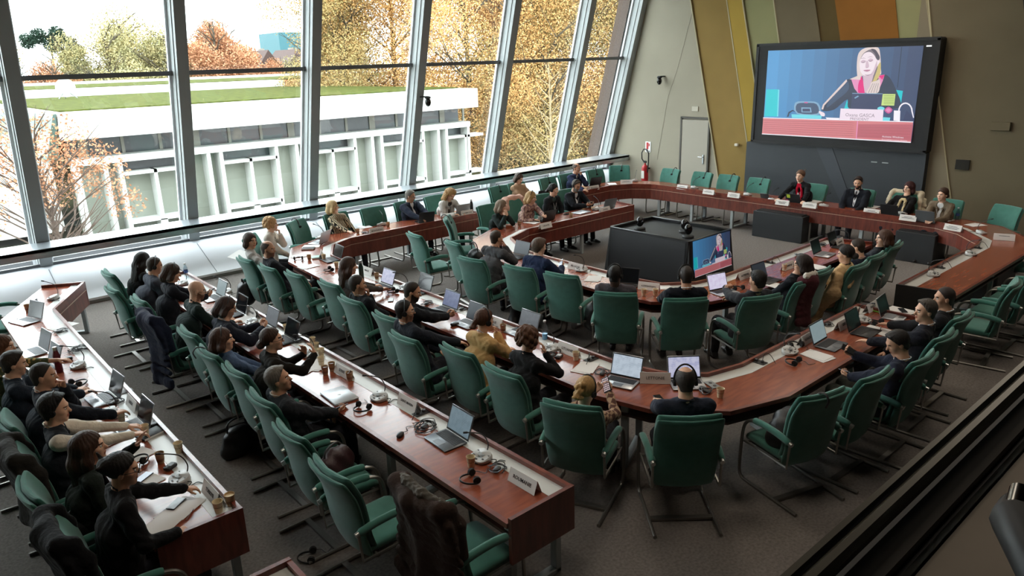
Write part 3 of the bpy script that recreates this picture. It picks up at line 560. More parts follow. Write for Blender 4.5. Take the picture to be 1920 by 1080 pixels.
def broadcast(bmb, order, flat=False):
    """the broadcast picture in a 1.0 x 0.5625 frame, drawn as thin stacked polygons of light"""
    idx = {n: i for i, (n, c) in enumerate(SCR)}; lay = [0]
    def put(m, pts):
        lay[0] += 1; z = .0003*lay[0]; bmb.mi = idx[m]
        a = sum(pts[i][0]*pts[(i+1) % len(pts)][1]-pts[(i+1) % len(pts)][0]*pts[i][1] for i in range(len(pts)))
        bmb.add([(x, y, z) for x, y in (pts if a > 0 else pts[::-1])], [tuple(range(len(pts)))])
    def P(m, pts): put(m, [flat_xy(*p) for p in pts])
    def soft(pts, n=4):
        K = [Vector((*p, 0)) for p in pts]; o = []; N_ = len(K)
        for i in range(N_):
            a, b, c, d = K[i-1], K[i], K[(i+1) % N_], K[(i+2) % N_]
            for j in range(n): u = j/n; q = .5*((2*b)+(c-a)*u+(2*a-5*b+4*c-d)*u*u+(3*b-a-3*c+d)*u**3); o.append((q.x, q.y))
        return o
    c1 = lambda pts: [((1530+u/6.933-1400)*4.5, (88+v/6.933-60)*4.5) for u, v in pts]
    c2 = lambda pts: [((1430+u/6.933-1400)*4.5, (160+v/6.933-60)*4.5) for u, v in pts]
    for i in range(12): put('screen_blue_%d' % i, [(i/12, 0), ((i+1)/12, 0), ((i+1)/12, .5625), (i/12, .5625)])
    P('screen_navy', c1([(1130, 40), (1142, 40), (1085, 560), (1075, 560)]))
    P('screen_teal', c2([(60, 50), (215, 52), (195, 405), (30, 400)])); P('screen_cyan', c2([(215, 52), (232, 60), (212, 405), (195, 405)]))
    P('screen_teal', c1([(1060, 590), (1150, 605), (1125, 760), (1110, 700)])); P('screen_teal', c1([(385, 818), (425, 700), (445, 818)]))
    P('screen_hair', soft(c1([(560, 180), (600, 80), (700, 35), (830, 40), (860, 150), (865, 300), (850, 400), (640, 400), (560, 380)])))
    P('screen_jacket', soft(c1([(440, 440), (560, 420), (860, 390), (960, 410), (1040, 540), (1120, 760), (1060, 830), (480, 830), (430, 700), (250, 830), (90, 830), (200, 680), (380, 490)])))
    P('screen_jacket_light', soft(c1([(400, 500), (440, 470), (440, 580), (300, 700), (160, 800), (200, 700)])))
    P('screen_pink', c1([(480, 440), (560, 420), (620, 400), (650, 625), (565, 620), (520, 560)])); P('screen_red', soft(c1([(600, 430), (620, 420), (650, 540), (650, 625), (575, 620), (570, 520)])))
    P('screen_pink', c1([(835, 400), (915, 390), (890, 470), (850, 560), (830, 560)])); P('screen_red', c1([(835, 405), (915, 393), (885, 455)]))
    P('screen_skin_shade', c1([(630, 380), (770, 380), (760, 480), (690, 620), (655, 620), (640, 520)]))
    P('screen_hair', c1([(455, 440), (560, 400), (610, 370), (600, 450)]))
    P('screen_skin', soft(c1([(590, 170), (640, 110), (720, 90), (790, 120), (825, 200), (815, 300), (770, 370), (690, 400), (625, 380), (590, 300)])))
    P('screen_skin_shade', soft(c1([(825, 200), (822, 290), (780, 365), (730, 390), (770, 330), (795, 260)]))); P('screen_skin', soft(c1([(820, 215), (845, 200), (850, 240), (825, 285)])))
    P('screen_hair_dark', soft(c1([(600, 190), (625, 120), (700, 70), (790, 70), (850, 150), (845, 200), (815, 195), (775, 130), (720, 95), (650, 115)]))); P('screen_hair_root', soft(c1([(740, 60), (800, 70), (848, 150), (845, 190), (815, 190), (790, 120)])))
    P('screen_hair', soft(c1([(560, 200), (590, 100), (680, 45), (750, 45), (650, 105), (605, 180), (590, 260), (600, 370), (560, 400)])))
    P('screen_hair_gold', soft(c1([(820, 290), (862, 230), (865, 330), (845, 410), (790, 480), (740, 490), (790, 400)]))); P('screen_hair_dark', soft(c1([(815, 290), (825, 300), (790, 400), (750, 490), (770, 400)])))
    P('screen_hair', soft(c1([(745, 485), (800, 470), (850, 450), (855, 540), (820, 625), (680, 625), (720, 540)])))
    for k in range(4): P('screen_hair_dark', c1([(700+35*k, 620), (705+35*k, 622), (765+24*k, 500), (760+24*k, 500)]))
    for x, y in ((640, 215), (735, 200)):
        P('screen_skin_shade', soft(c1([(x-34, y+2), (x, y-22), (x+34, y-4), (x+20, y+18), (x-15, y+20)]))); P('screen_hair_root', soft(c1([(x-32, y+2), (x, y+10), (x+32, y-6), (x, y+16)], ))); P('screen_skin_dark', soft(c1([(x-38, y-34), (x, y-46), (x+34, y-36), (x, y-40)])))
    P('screen_skin_shade', soft(c1([(680, 215), (700, 215), (715, 280), (690, 300), (668, 290)]))); P('screen_skin_dark', c1([(672, 292), (690, 300), (712, 284), (690, 294)]))
    P('screen_lips', soft(c1([(640, 330), (690, 322), (735, 326), (690, 348)]))); P('screen_skin_dark', soft(c1([(655, 385), (700, 400), (760, 375), (700, 388)])))
    P('screen_hair', c1([(90, 820), (110, 760), (380, 480), (420, 440), (430, 465), (400, 500), (130, 770), (112, 825)]))
    P('screen_grey', soft(c2([(440, 230), (590, 215), (742, 240), (755, 390), (462, 375)]), 3)); P('screen_jacket_light', soft(c2([(462, 248), (590, 235), (722, 255), (732, 375), (475, 362)]), 3)); P('screen_grey', c2([(520, 292), (645, 296), (655, 360), (522, 356)])); P('screen_laptop', c2([(535, 308), (632, 310), (638, 348), (536, 346)])); P('screen_magenta', c2([(560, 222), (605, 224), (605, 240), (560, 238)]))
    P('screen_cyan', c2([(390, 378), (790, 402), (780, 445), (395, 425)])); P('screen_jacket', c2([(330, 410), (350, 350), (405, 322), (450, 350), (405, 338), (365, 365), (350, 410)])); P('screen_skin', soft(c2([(750, 345), (820, 370), (825, 410), (780, 405)])))
    P('screen_laptop', c1([(495, 620), (890, 635), (870, 830), (475, 830)])); P('screen_grey', c1([(495, 618), (890, 632), (890, 640), (495, 626)])); P('screen_grey', c1([(520, 680), (570, 652), (582, 664), (532, 692)])); P('screen_note', c1([(892, 638), (1058, 642), (1040, 792), (872, 786)]))
    for k in range(6): P('screen_note_ink', c1([(905, 655+k*21), (1040, 659+k*21), (1038, 667+k*21), (903, 663+k*21)]))
    P('screen_laptop', [(905, 655), (1165, 660), (1165, 690), (900, 690)])
    P('screen_cyan', soft([(1118, 660), (1150, 645), (1180, 662), (1150, 690)])); P('screen_magenta', soft([(1178, 676), (1212, 648), (1246, 676), (1212, 706)])); P('screen_pink', soft([(1190, 676), (1212, 660), (1234, 676), (1212, 694)]))
    P('screen_white', [(1258, 680), (1312, 684), (1308, 772), (1254, 765)])
    for k in range(10):
        a, c = PI*k/10, PI*(k+1)/10; P('screen_white', [(1355-62*math.cos(a), 690-75*math.sin(a)), (1355-62*math.cos(c), 690-75*math.sin(c)), (1355-50*math.cos(c), 690-63*math.sin(c)), (1355-50*math.cos(a), 690-63*math.sin(a))])
    P('screen_white', [(1405, 690), (1417, 690), (1432, 745), (1420, 745)]); P('screen_laptop', [(1335, 770), (1365, 680), (1420, 745), (1425, 772)]); P('screen_cyan', [(1168, 735), (1228, 740), (1222, 768), (1162, 764)])
    P('screen_card', [(808, 655), (1172, 672), (1163, 768), (797, 760)]); P('screen_white', [(680, 728), (800, 735), (795, 748), (690, 742)])
    P('screen_desk', [(148, 722), (1420, 782), (1400, 955), (135, 860)]); P('screen_desk_dark', [(958, 790), (1420, 800), (1402, 935), (945, 900)])
    for k in range(7): P('screen_desk_line', [(150, 742+k*16), (500, 757+k*18), (900, 775+k*18), (930, 780+k*18), (500, 761+k*18), (150, 745+k*16)])
    for k in range(4): P('screen_desk_line', [(975, 815+k*24), (1395, 830+k*25), (1395, 834+k*25), (975, 818+k*24)])
    P('screen_pink', [(948, 765), (956, 765), (944, 912), (936, 912)]); P('screen_white', [(135, 853), (1402, 946), (1400, 955), (135, 860)]); P('screen_white', [(148, 718), (1422, 776), (1421, 783), (147, 724)])
    return lay[0]
def text_mesh(txt, size, m, name='lettering', align='CENTER', bold=0.0, ext=.0006):
    c = bpy.data.curves.new('lettering', 'FONT'); c.body = txt; c.size = size; c.align_x = align; c.align_y = 'CENTER'; c.extrude = ext; c.offset = bold; c.resolution_u = 2
    o = bpy.data.objects.new('lettering', c); COL.objects.link(o); dg = bpy.context.evaluated_depsgraph_get(); me = bpy.data.meshes.new_from_object(o.evaluated_get(dg))
    bpy.data.objects.remove(o); bpy.data.curves.remove(c); me.materials.clear(); me.materials.append(m); return me
def picture(parent, w, M, strength, tag_='', small=False):
    b = MB(); broadcast(b, None); ms = [emis(n+tag_, c, strength) for n, c in SCR]
    o = b.build('screen_picture', ms, parent, smooth=False); o.matrix_local = M @ Matrix.Diagonal((w, w, 1, 1)); return o
TVX = 16.86
tv = thing('video_wall', 'huge black-framed wall screen showing a woman at a desk', 'screen', (TVX, 8.08, 0))
b = MB(); b.box(((17.2-TVX)/2, 0, 2.86), (17.2-TVX, 4.12, 2.34), 0, .03); b.build('housing', black_m, tv)
b = MB()
for c, d in (((-.012, 0, 4.0), (.03, 4.12, .07)), ((-.012, 0, 1.72), (.03, 4.12, .07)), ((-.012, 2.03, 2.86), (.03, .07, 2.3)), ((-.012, -2.03, 2.86), (.03, .07, 2.3))): b.box(c, d)
b.build('frame', mat('screen_frame_black', '0b0b0c', rough=.6), tv); MB().box((-.004, 0, 2.86), (.01, 4.02, 2.22)).build('display', mat('display_off', '16171a', rough=.7), tv)
MS = Matrix(((0, 0, -1, -.012), (-1, 0, 0, 1.755), (0, 1, 0, 1.90), (0, 0, 0, 1)))
pic = picture(tv, 3.50, MS, 1.0)
_c = flat_xy(975, 728); CAPY = 1.755-3.5*_c[0]; CAPZ = 1.90+3.5*_c[1]; dk = emis('screen_text', '9a8a98', .9)
for s, zz, sz in (('Oxana GASCA', CAPZ+.035, .105), ('PRESIDENT', CAPZ-.05, .085)):
    o = link('caption', text_mesh(s, sz, dk), tv); o.matrix_local = Matrix(((0, 0, -1, -.075), (-1, 0, 0, CAPY), (0, 1, 0, zz), (0, 0, 0, 1)))
for s, yy, zz, sz, al in (('Activate Windows', -1.15, 2.005, .06, 'LEFT'), ('Go to Settings to activate Windows.', -1.15, 1.945, .036, 'LEFT')):
    o = link('caption', text_mesh(s, sz, emis('screen_white_text', 'f0e8f0', .9), align=al), tv); o.matrix_local = Matrix(((0, 0, -1, -.075), (-1, 0, 0, yy), (0, 1, 0, zz), (0, 0, 0, 1)))
o = MB().box((-.02, -1.85, 3.86), (.01, .10, .03)).build('status_light', emis('status_white', 'f4f4f6', 1.0), tv)
bp = thing('screen_pedestal', 'dark slate panel filling the wall below the big screen', 'panel', (16.95, 8.18, 0))
MB().box((.125, 0, .84), (.25, 4.28, 1.68)).build('panel', mat('slate_panel', '2e3338', rough=.55, var=.05, vscale=1.5), bp)
b = MB(); b.loft([[(-.012, .3, 1.66), (-.012, -.55, .2), (-.012, -.8, .2), (-.012, -.1, 1.66)], [(0, .3, 1.66), (0, -.55, .2), (0, -.8, .2), (0, -.1, 1.66)]]); b.build('crease', mat('slate_crease', '383d44', rough=.5), bp, smooth=False)
for yy in (-1.08, -1.32): MB().box((-.01, yy, 1.42), (.02, .13, .022)).build('vent_slot', alu, bp)
# black block of monitors in the middle of the floor
cb = thing('monitor_block', 'low black block of back-to-back monitors in the middle of the floor', 'monitor stand', (10.70, 7.97, 0))
hx, hy = .64, .90
b = MB(); b.loft([[(-hx-.05, -hy-.05, 0), (hx+.05, -hy-.05, 0), (hx+.05, hy+.05, 0), (-hx-.05, hy+.05, 0)], [(-hx+.02, -hy+.02, .79), (hx-.02, -hy+.02, .79), (hx-.02, hy-.02, .79), (-hx+.02, hy-.02, .79)]]); b.build('cabinet', mat('cabinet_black', '242628', rough=.5), cb, smooth=False)
for nm, ang, w, d in (('monitor', 0, 2*hx, hy), ('monitor', PI/2, 2*hy, hx), ('monitor', PI, 2*hx, hy), ('monitor', -PI/2, 2*hy, hx)):
    M = Matrix.Rotation(ang, 4, 'Z') @ Matrix.Translation((0, -d-.035, .02)) @ Matrix.Rotation(-.085, 4, 'X')
    b = MB(); b.box((0, 0, .42), (w-.06, .05, .84), 0, .008); o = b.build('monitor', mat('monitor_black', '101113', rough=.3), cb); o.matrix_local = M
    if ang == 0:
        pm = Matrix(((1, 0, 0, -.55), (0, 0, -1, -.030), (0, 1, 0, .20), (0, 0, 0, 1))); picture(o, 1.10, pm, .55, '_low')
    else: MB().box((0, -.028, .42), (w-.16, .004, .74)).build('display', mat('display_black', '1c1d20', rough=.35), o)
for k, (x, y) in enumerate(((10.45, 8.45), (10.78, 7.70), (10.50, 7.42))):
    t = thing('dome_camera', ('black dome camera on the left of the monitor block top', 'rear one of the two black dome cameras side by side on the block', 'front one of the two black dome cameras side by side on the block')[k], 'camera', (x, y, .79), k*1.3)
    gl = mat('gloss_black', '0b0b0c', rough=.15); MB().lathe([(.10, 0), (.10, .03), (.085, .045)], 20).build('base', black_m, t); MB().ball((0, 0, .15), (.072, .072, .095)).build('dome', gl, t)
    b = MB(); b.tube([(0, -.06, .16), (0, -.085, .165)], .028, 10); b.build('lens', gl, t)
# under-table equipment boxes
for x, y, sx, sy, lb in ((14.62, 7.85, .7, 1.15, 'large black cabinet under the head table below the woman in red scarf'), (14.6, 5.1, .6, .7, 'black cabinet under the head table below the brown blazer'), (12.9, 3.45, .9, .5, 'black panel under the right wing of the head table')):
    t = thing('equipment_cabinet', lb, 'cabinet', (x, y, 0)); MB().box((0, 0, .28), (sx, sy, .56), 0, .01).build('body', mat('cabinet_dark', '232629', rough=.5), t); MB().box((0, 0, .57), (sx*.9, sy*.9, .02)).build('top_plate', black_m, t)
# cameras and fittings on the walls
def wall_cam(label, loc, rz):
    t = thing('ceiling_camera', label, 'camera', loc, rz); gl = MATS['gloss_black']
    MB().box((0, -.10, .12), (.10, .20, .03)).build('bracket', black_m, t); MB().lathe([(.07, .08), (.07, .11), (.05, .13)], 18, (0, -.19, 0)).build('mount', black_m, t); MB().ball((0, -.19, .0), (.068, .068, .10)).build('dome', gl, t)
wall_cam('black dome camera bracketed to the far wall high above the extinguisher', (17.2, 13.18, 3.16), -PI/2)
wall_cam('black dome camera bracketed to a window column against the outdoor roof', (9.88, win_y(3.0)+.01, 2.98), .5)
t = thing('fire_extinguisher', 'red fire extinguisher with black hose hanging on the far wall', 'extinguisher', (17.02, 13.62, .30))
red = mat('extinguisher_red', 'b3262b', rough=.3); MB().lathe([(.0, .0), (.09, .0), (.1, .03), (.1, .42), (.075, .49), (.03, .52), (.03, .56)], 20).build('cylinder', red, t)
b = MB(); b.box((0, 0, .60), (.05, .10, .06), 0, .01); b.build('valve', black_m, t); MB().box((.12, 0, .40), (.09, .12, .04)).build('wall_bracket', black_m, t)
b = MB(); b.tube([(0, .05, .60), (0, .12, .68), (0, .13, .85), (0, .06, .96), (0, -.05, .96), (0, -.12, .85), (0, -.12, .6), (-.02, -.11, .3)], .018, 8); b.build('hose', black_m, t)
b = MB(); b.box((-.1, 0, .24), (.012, .10, .22)); b.build('paper_label', mat('label_white', 'e0dcd4', rough=.7), t)
t = thing('extinguisher_sign', 'small white and red extinguisher sign on the far wall above the extinguisher', 'sign', (17.19, 13.66, 1.26))
MB().box((0, 0, .05), (.012, .19, .30)).build('plate', mat('sign_white', 'f1f1ee', rough=.5), t); MB().box((-.008, .02, .08), (.006, .07, .19)).build('symbol', red, t); MB().box((-.008, -.045, .11), (.006, .035, .08)).build('flame', red, t)
b = MB()
for yy in (.05, 0, -.05): b.box((-.008, yy, -.07), (.006, .03, .03))
b.build('dots', mat('sign_ink', '2a3046', rough=.6), t)
tag(MB().box((17.19, 12.09, 2.43), (.03, .20, .13), 0, .004).build('wall_plate', mat('plate_cream', 'b9b3a4', rough=.6)), 'small cream plate on the far wall above the door', 'plate')
tag(MB().box((17.10, 10.70, 1.56), (.07, .10, .07), 0, .01).build('wall_sensor', mat('sensor_grey', 'cfcabc', rough=.5)), 'tiny pale sensor box on the ochre wall panel beside the screen', 'sensor')
tag(MB().box((17.13, 5.38, 1.48), (.04, .26, .20)).build('wall_grille', mat('grille_dark', '1f1c15', rough=.8)), 'small dark square grille on the taupe wall right of the screen', 'grille')
tag(MB().box((17.12, 4.80, 2.29), (.06, .34, .17), 0, .006).build('wall_box', taupe), 'wide flat taupe box on the wall near the dark corner', 'box')
t = thing('booth_chair', 'black padded armrest and chair edge in the booth at the bottom right corner', 'chair', (1.20, .16, CAM_H-1.5))
b = MB(); b.tube([(-.02, -.10, .60), (.08, .02, .66), (.20, .11, .69), (.30, .13, .66)], [.035, .04, .04, .03], 12); b.build('armrest', black_m, t); b = MB(); b.tube([(.19, .11, .70), (.25, .12, .725)], .018, 10); b.build('arm_cap', mat('steel_dark', '6a6a68', rough=.25, metal=1), t)
b = MB(); b.tube([(.08, .02, .64), (.16, 0, .3), (.1, -.1, 0)], .03, 8); b.build('arm_post', MATS['gloss_black'], t); b = MB(); b.box((.15, -.25, .2), (.5, .5, .1), 0, .04); b.build('seat', black_m, t)
# ------------------------------------------------------------------ people: smooth distance-field bodies meshed with surface nets
class Field:
    def __init__(s, h): s.h = h; s.p = []; s.R = np.eye(3); s.t = np.zeros(3); s.noise = None
    def fr(s, R=None, t=None): s.R = np.eye(3) if R is None else R; s.t = np.zeros(3) if t is None else np.array(t, float); return s
    def _w(s, p): return s.R @ np.array(p, float) + s.t
    def cap(s, a, b, ra, rb=None, k=.02): s.p.append(('c', s._w(a), s._w(b), ra, ra if rb is None else rb, k, 1)); return s
    def chain(s, pts, rs, k=.02):
        for i in range(len(pts)-1): s.cap(pts[i], pts[i+1], rs[i], rs[i+1], k)
        return s
    def ell(s, c, r, k=.02, cut=False): s.p.append(('e', s._w(c), np.array(r, float), s.R.copy(), 0, k, -1 if cut else 1)); return s
    def cutcap(s, a, b, ra, rb, k=.01): s.p.append(('c', s._w(a), s._w(b), ra, rb, k, -1)); return s
    def half(s, n, p, k=.01):       # keep the side the normal points away from
        s.p.append(('h', s.R @ np.array(n, float)/np.linalg.norm(n), s._w(p), 0, 0, k, 0)); return s
    def mesh(s, name, mats, smooth=True, matfn=None):
        h = s.h; lo = np.full(3, 9.); hi = np.full(3, -9.); bb = []
        for q in s.p:
            if q[0] == 'c': m = max(q[3], q[4]); l, u = np.minimum(q[1], q[2])-m, np.maximum(q[1], q[2])+m
            elif q[0] == 'e': e = np.abs(q[3]) @ q[2]; l, u = q[1]-e, q[1]+e
            else: bb.append(None); continue
            bb.append((l, u))
            if q[6] > 0: lo = np.minimum(lo, l); hi = np.maximum(hi, u)
        lo -= 4*h; hi += 4*h; n = np.ceil((hi-lo)/h).astype(int)+1; D = np.full(n, .2, np.float32)
        ax = [lo[i]+h*np.arange(n[i]) for i in range(3)]
        for q, b in zip(s.p, bb):
            k = q[5]
            if b is None: sl = (slice(None),)*3
            else:
                i0 = np.clip(np.floor((b[0]-k-2*h-lo)/h).astype(int), 0, n-1); i1 = np.clip(np.ceil((b[1]+k+2*h-lo)/h).astype(int)+1, 1, n)
                sl = tuple(slice(int(a), int(c)) for a, c in zip(i0, i1))
                if any(x.stop <= x.start for x in sl): continue
            X, Y, Z = ax[0][sl[0]][:, None, None], ax[1][sl[1]][None, :, None], ax[2][sl[2]][None, None, :]
            if q[0] == 'c':
                a, c = q[1], q[2]; v = c-a; L = max(v @ v, 1e-9); t = np.clip(((X-a[0])*v[0]+(Y-a[1])*v[1]+(Z-a[2])*v[2])/L, 0, 1)
                d = np.sqrt((X-a[0]-t*v[0])**2+(Y-a[1]-t*v[1])**2+(Z-a[2]-t*v[2])**2)-(q[3]+(q[4]-q[3])*t)
            elif q[0] == 'e':
                R = q[3]; x, y, z = X-q[1][0], Y-q[1][1], Z-q[1][2]; u = [(x*R[0, i]+y*R[1, i]+z*R[2, i])/q[2][i] for i in range(3)]
                k0 = np.sqrt(u[0]**2+u[1]**2+u[2]**2); k1 = np.sqrt((u[0]/q[2][0])**2+(u[1]/q[2][1])**2+(u[2]/q[2][2])**2)+1e-9; d = k0*(k0-1)/k1
            else: d = (X-q[2][0])*q[1][0]+(Y-q[2][1])*q[1][1]+(Z-q[2][2])*q[1][2]
            A = D[sl]
            if q[6] == 1: hh = np.maximum(k-np.abs(A-d), 0)/k; D[sl] = np.minimum(A, d)-hh*hh*k*.25
            else:
                if q[6] == -1: d = -d
                hh = np.maximum(k-np.abs(A-d), 0)/k; D[sl] = np.maximum(A, d)+hh*hh*k*.25
        if s.noise is not None:
            X, Y, Z = ax[0][:, None, None], ax[1][None, :, None], ax[2][None, None, :]; D = D+s.noise(X, Y, Z).astype(np.float32)
        V, Q = nets(D, lo, h)
        me = np_mesh(name, V, Q, mats)
        if smooth: me.polygons.foreach_set('use_smooth', np.ones(len(Q), bool))
        if matfn is not None: me.polygons.foreach_set('material_index', matfn(V[Q].mean(1)).astype(np.int32))
        return me
CORN = [(i, j, k) for i in (0, 1) for j in (0, 1) for k in (0, 1)]
EDG = [(a, b) for ai, a in enumerate(CORN) for b in CORN[ai+1:] if sum(abs(x-y) for x, y in zip(a, b)) == 1]
def nets(D, lo, h):
    I = D < 0; nx, ny, nz = D.shape; c = np.zeros((nx-1, ny-1, nz-1), np.int8)
    for i, j, k in CORN: c += I[i:nx-1+i, j:ny-1+j, k:nz-1+k]
    A = np.argwhere((c > 0) & (c < 8)); idx = np.full(c.shape, -1, np.int32); idx[A[:, 0], A[:, 1], A[:, 2]] = np.arange(len(A))
    P = np.zeros((len(A), 3)); cnt = np.zeros(len(A))
    val = {q: D[A[:, 0]+q[0], A[:, 1]+q[1], A[:, 2]+q[2]].astype(float) for q in CORN}
    for a, b in EDG:
        va, vb = val[a], val[b]; m = (va < 0) != (vb < 0); t = np.where(m, va/np.where(m, va-vb, 1), 0)
        for ax in range(3): P[:, ax] += np.where(m, a[ax]+t*(b[ax]-a[ax]), 0)
        cnt += m
    V = (A+P/cnt[:, None])*h+lo; Q = []
    for ax in range(3):
        u, v = (ax+1) % 3, (ax+2) % 3; sa = [slice(None)]*3; sb = [slice(None)]*3; sa[ax] = slice(0, -1); sb[ax] = slice(1, None)
        E = np.argwhere(I[tuple(sa)] != I[tuple(sb)]); E = E[(E[:, u] > 0) & (E[:, v] > 0) & (E[:, u] < D.shape[u]-1) & (E[:, v] < D.shape[v]-1)]
        ins = I[E[:, 0], E[:, 1], E[:, 2]]; g = []
        for du, dv in ((-1, -1), (0, -1), (0, 0), (-1, 0)):
            e = E.copy(); e[:, u] += du; e[:, v] += dv; g.append(idx[e[:, 0], e[:, 1], e[:, 2]])
        q = np.stack(g, 1); q[~ins] = q[~ins][:, ::-1]; Q.append(q)
    return V, np.concatenate(Q)
def rotm(yaw=0, pitch=0, roll=0):   # head frame: +Y forward; yaw left positive, pitch down positive
    y, p, r = map(math.radians, (yaw, -pitch, roll)); cy, sy, cp, sp, cr, sr = math.cos(y), math.sin(y), math.cos(p), math.sin(p), math.cos(r), math.sin(r)
    return np.array([[cy, -sy, 0], [sy, cy, 0], [0, 0, 1]]) @ np.array([[1, 0, 0], [0, cp, -sp], [0, sp, cp]]) @ np.array([[cr, 0, sr], [0, 1, 0], [-sr, 0, cr]])
def frame(y, z):
    y = np.array(y, float); y /= np.linalg.norm(y); z = np.array(z, float); z = z-y*(z @ y); z /= np.linalg.norm(z); return np.stack([np.cross(y, z), y, z], 1)
def hair_field(style, R, t, f=0):
    F = Field(.0075).fr(R, t); N = None
    def strands(amp, fr, wav=0):
        def g(X, Y, Z):
            x, y, z = X-t[0], Y-t[1], Z-t[2]; u = x*R[0, 0]+y*R[1, 0]+z*R[2, 0]; v = x*R[0, 1]+y*R[1, 1]+z*R[2, 1]; w = x*R[0, 2]+y*R[1, 2]+z*R[2, 2]
            a = np.arctan2(u, v+.03); return amp*(np.sin(a*fr+w*wav+2*np.sin(w*40))*.6+np.sin(a*fr*1.9+w*wav*.6+1)*.4)
        return g
    if style in ('crop', 'short', 'thick', 'balding'):
        g = {'crop': .004, 'short': .011, 'thick': .020, 'balding': .007}[style]
        F.ell((0, -.015, .037), (.076+g, .094+g, .088+g), .01)
        F.cap((0, -.034, .0), (0, -.036, -.058), .064+g*.6, .054+g*.6, .02)
        if style == 'thick': F.ell((.01, .05, .098), (.06, .045, .032), .02)
        if style == 'short': F.ell((.0, .045, .10), (.055, .04, .022), .02)
        F.half((0, .86, -.52), (0, .068, .088 if style != 'balding' else .13), .012)   # forehead
        F.half((0, .86, -.51), (0, .006, .0), .012); F.half((0, -.25, -1), (0, -.08, -.075), .015)
        if style == 'balding': F.ell((0, .0, .125), (.062, .10, .06), .012, True)
        F.noise = strands(.0014 if style == 'crop' else .0034, 27, 34)
    else:
        F.ell((0, -.018, .040), (.088, .104, .097), .01)
        if style in ('bob', 'long', 'shaggy'):
            L = {'bob': -.115, 'long': -.30, 'shaggy': -.10}[style]; w = .080
            for s in (-1, 1): F.chain([(s*.072, -.005, .03), (s*(w+.008), -.018, -.06), (s*(w-.005), -.035, L+.02)], [.036, .036, .026], .03)
            F.chain([(0, -.075, .02), (0, -.088, -.08), (0, -.085, L)], [.055, .056, .042], .04)
            if style == 'long': F.chain([(-.06, -.075, -.1), (-.05, -.085, L-.03)], [.045, .03], .03); F.chain([(.06, -.075, -.1), (.05, -.085, L-.03)], [.045, .03], .03)
        if style == 'xlong':
            F.chain([(0, -.08, .02), (0, -.10, -.12), (0, -.10, -.30), (0.01, -.085, -.46)], [.06, .072, .07, .04], .05)
            for s in (-1, 1): F.chain([(s*.072, -.01, .03), (s*.085, -.02, -.08), (s*.075, -.05, -.26)], [.034, .038, .03], .03)
        if style == 'curly':
            for i in range(34):
                a, e = i*2.4, (i/34)*2.1-.55; F.ell((.088*math.cos(a)*math.cos(e*.8), -.03+.085*math.sin(a)*math.cos(e*.8)-.012, .03+.105*math.sin(e*.9)-.02), (.034,)*3, .012)
        if style == 'curlylong':
            for i in range(46):
                a = -.35+(i % 12)/11*(PI+.7); F.ell((-.098*math.cos(a), -.02-.085*math.sin(a), .05-.021*(i//4)), (.036, .036, .034), .014)
        if style in ('pony', 'braid'): F.ell((0, -.112, .0), (.03, .03, .03), .02); F.chain([(0, -.125, -.01), (.0, -.150, -.07), (0, -.135, -.16), (0, -.125, -.20)], [.024, .033, .028, .012], .02)
        if style == 'braid':
            for i in range(6): F.ell((.018*(-1)**i, -.118-.012*math.sin(i), .06-.028*i), (.032, .026, .026), .008)
        if style == 'bun': F.ell((0, -.118, -.035), (.052, .045, .045), .02)
        if style == 'updo':
            F.ell((0, -.105, .045), (.06, .05, .055), .02)
            for i in range(9): F.cap((.03*math.cos(i*2.1), -.12, .05+.03*math.sin(i*2.1)), (.075*math.cos(i*2.1), -.15, .06+.075*math.sin(i*2.1)), .010, .004, .01)
        tie = style in ('pony', 'braid', 'bun', 'updo')
        F.ell((0, .115, -.035), (.066, .085, .115), .014, True)
        if tie: F.half((0, .72, -.69), (0, .005, .0), .015); F.half((0, -.2, -1), (0, -.08, -.085), .015)
        F.ell((0, .035, -.16), (.05, .06, .09), .02, True)
        F.noise = strands(.0035 if style not in ('curly', 'curlylong') else .006, 20, 26 if 'curly' in style else 10)
    return F
def ik(Sh, Tg, a, b, pole):
    d = Tg-Sh; L = np.linalg.norm(d); L2 = min(L, (a+b)*.995); u = d/L; x = (a*a-b*b+L2*L2)/(2*L2); hgt = math.sqrt(max(a*a-x*x, 0)); p = pole-u*(pole @ u); p /= np.linalg.norm(p)
    return Sh+u*x+p*hgt, Sh+u*L2
SKIN = {'fair': 'e2b69c', 'light': 'd8a88c', 'tan': 'c29276', 'brown': '7d5440', 'dark': '4f352a'}
def skin_mats(k, beard=None):
    c = SKIN[k]; dk = ''.join('%02x' % int(int(c[i:i+2], 16)*f) for i, f in ((0, .78), (2, .58), (4, .55)))
    return [mat('skin_'+k, c, rough=.55, var=.06, vscale=40, bump=.08, bscale=300), mat('lips_'+k, dk, rough=.45), mat('brow_dark', '3a2a22', rough=.9), mat('beard_'+(beard or 'none'), {None: c, 'dark': '2c221d', 'grey': '6b625a', 'stubble': '86604c'}[beard], rough=.9)]
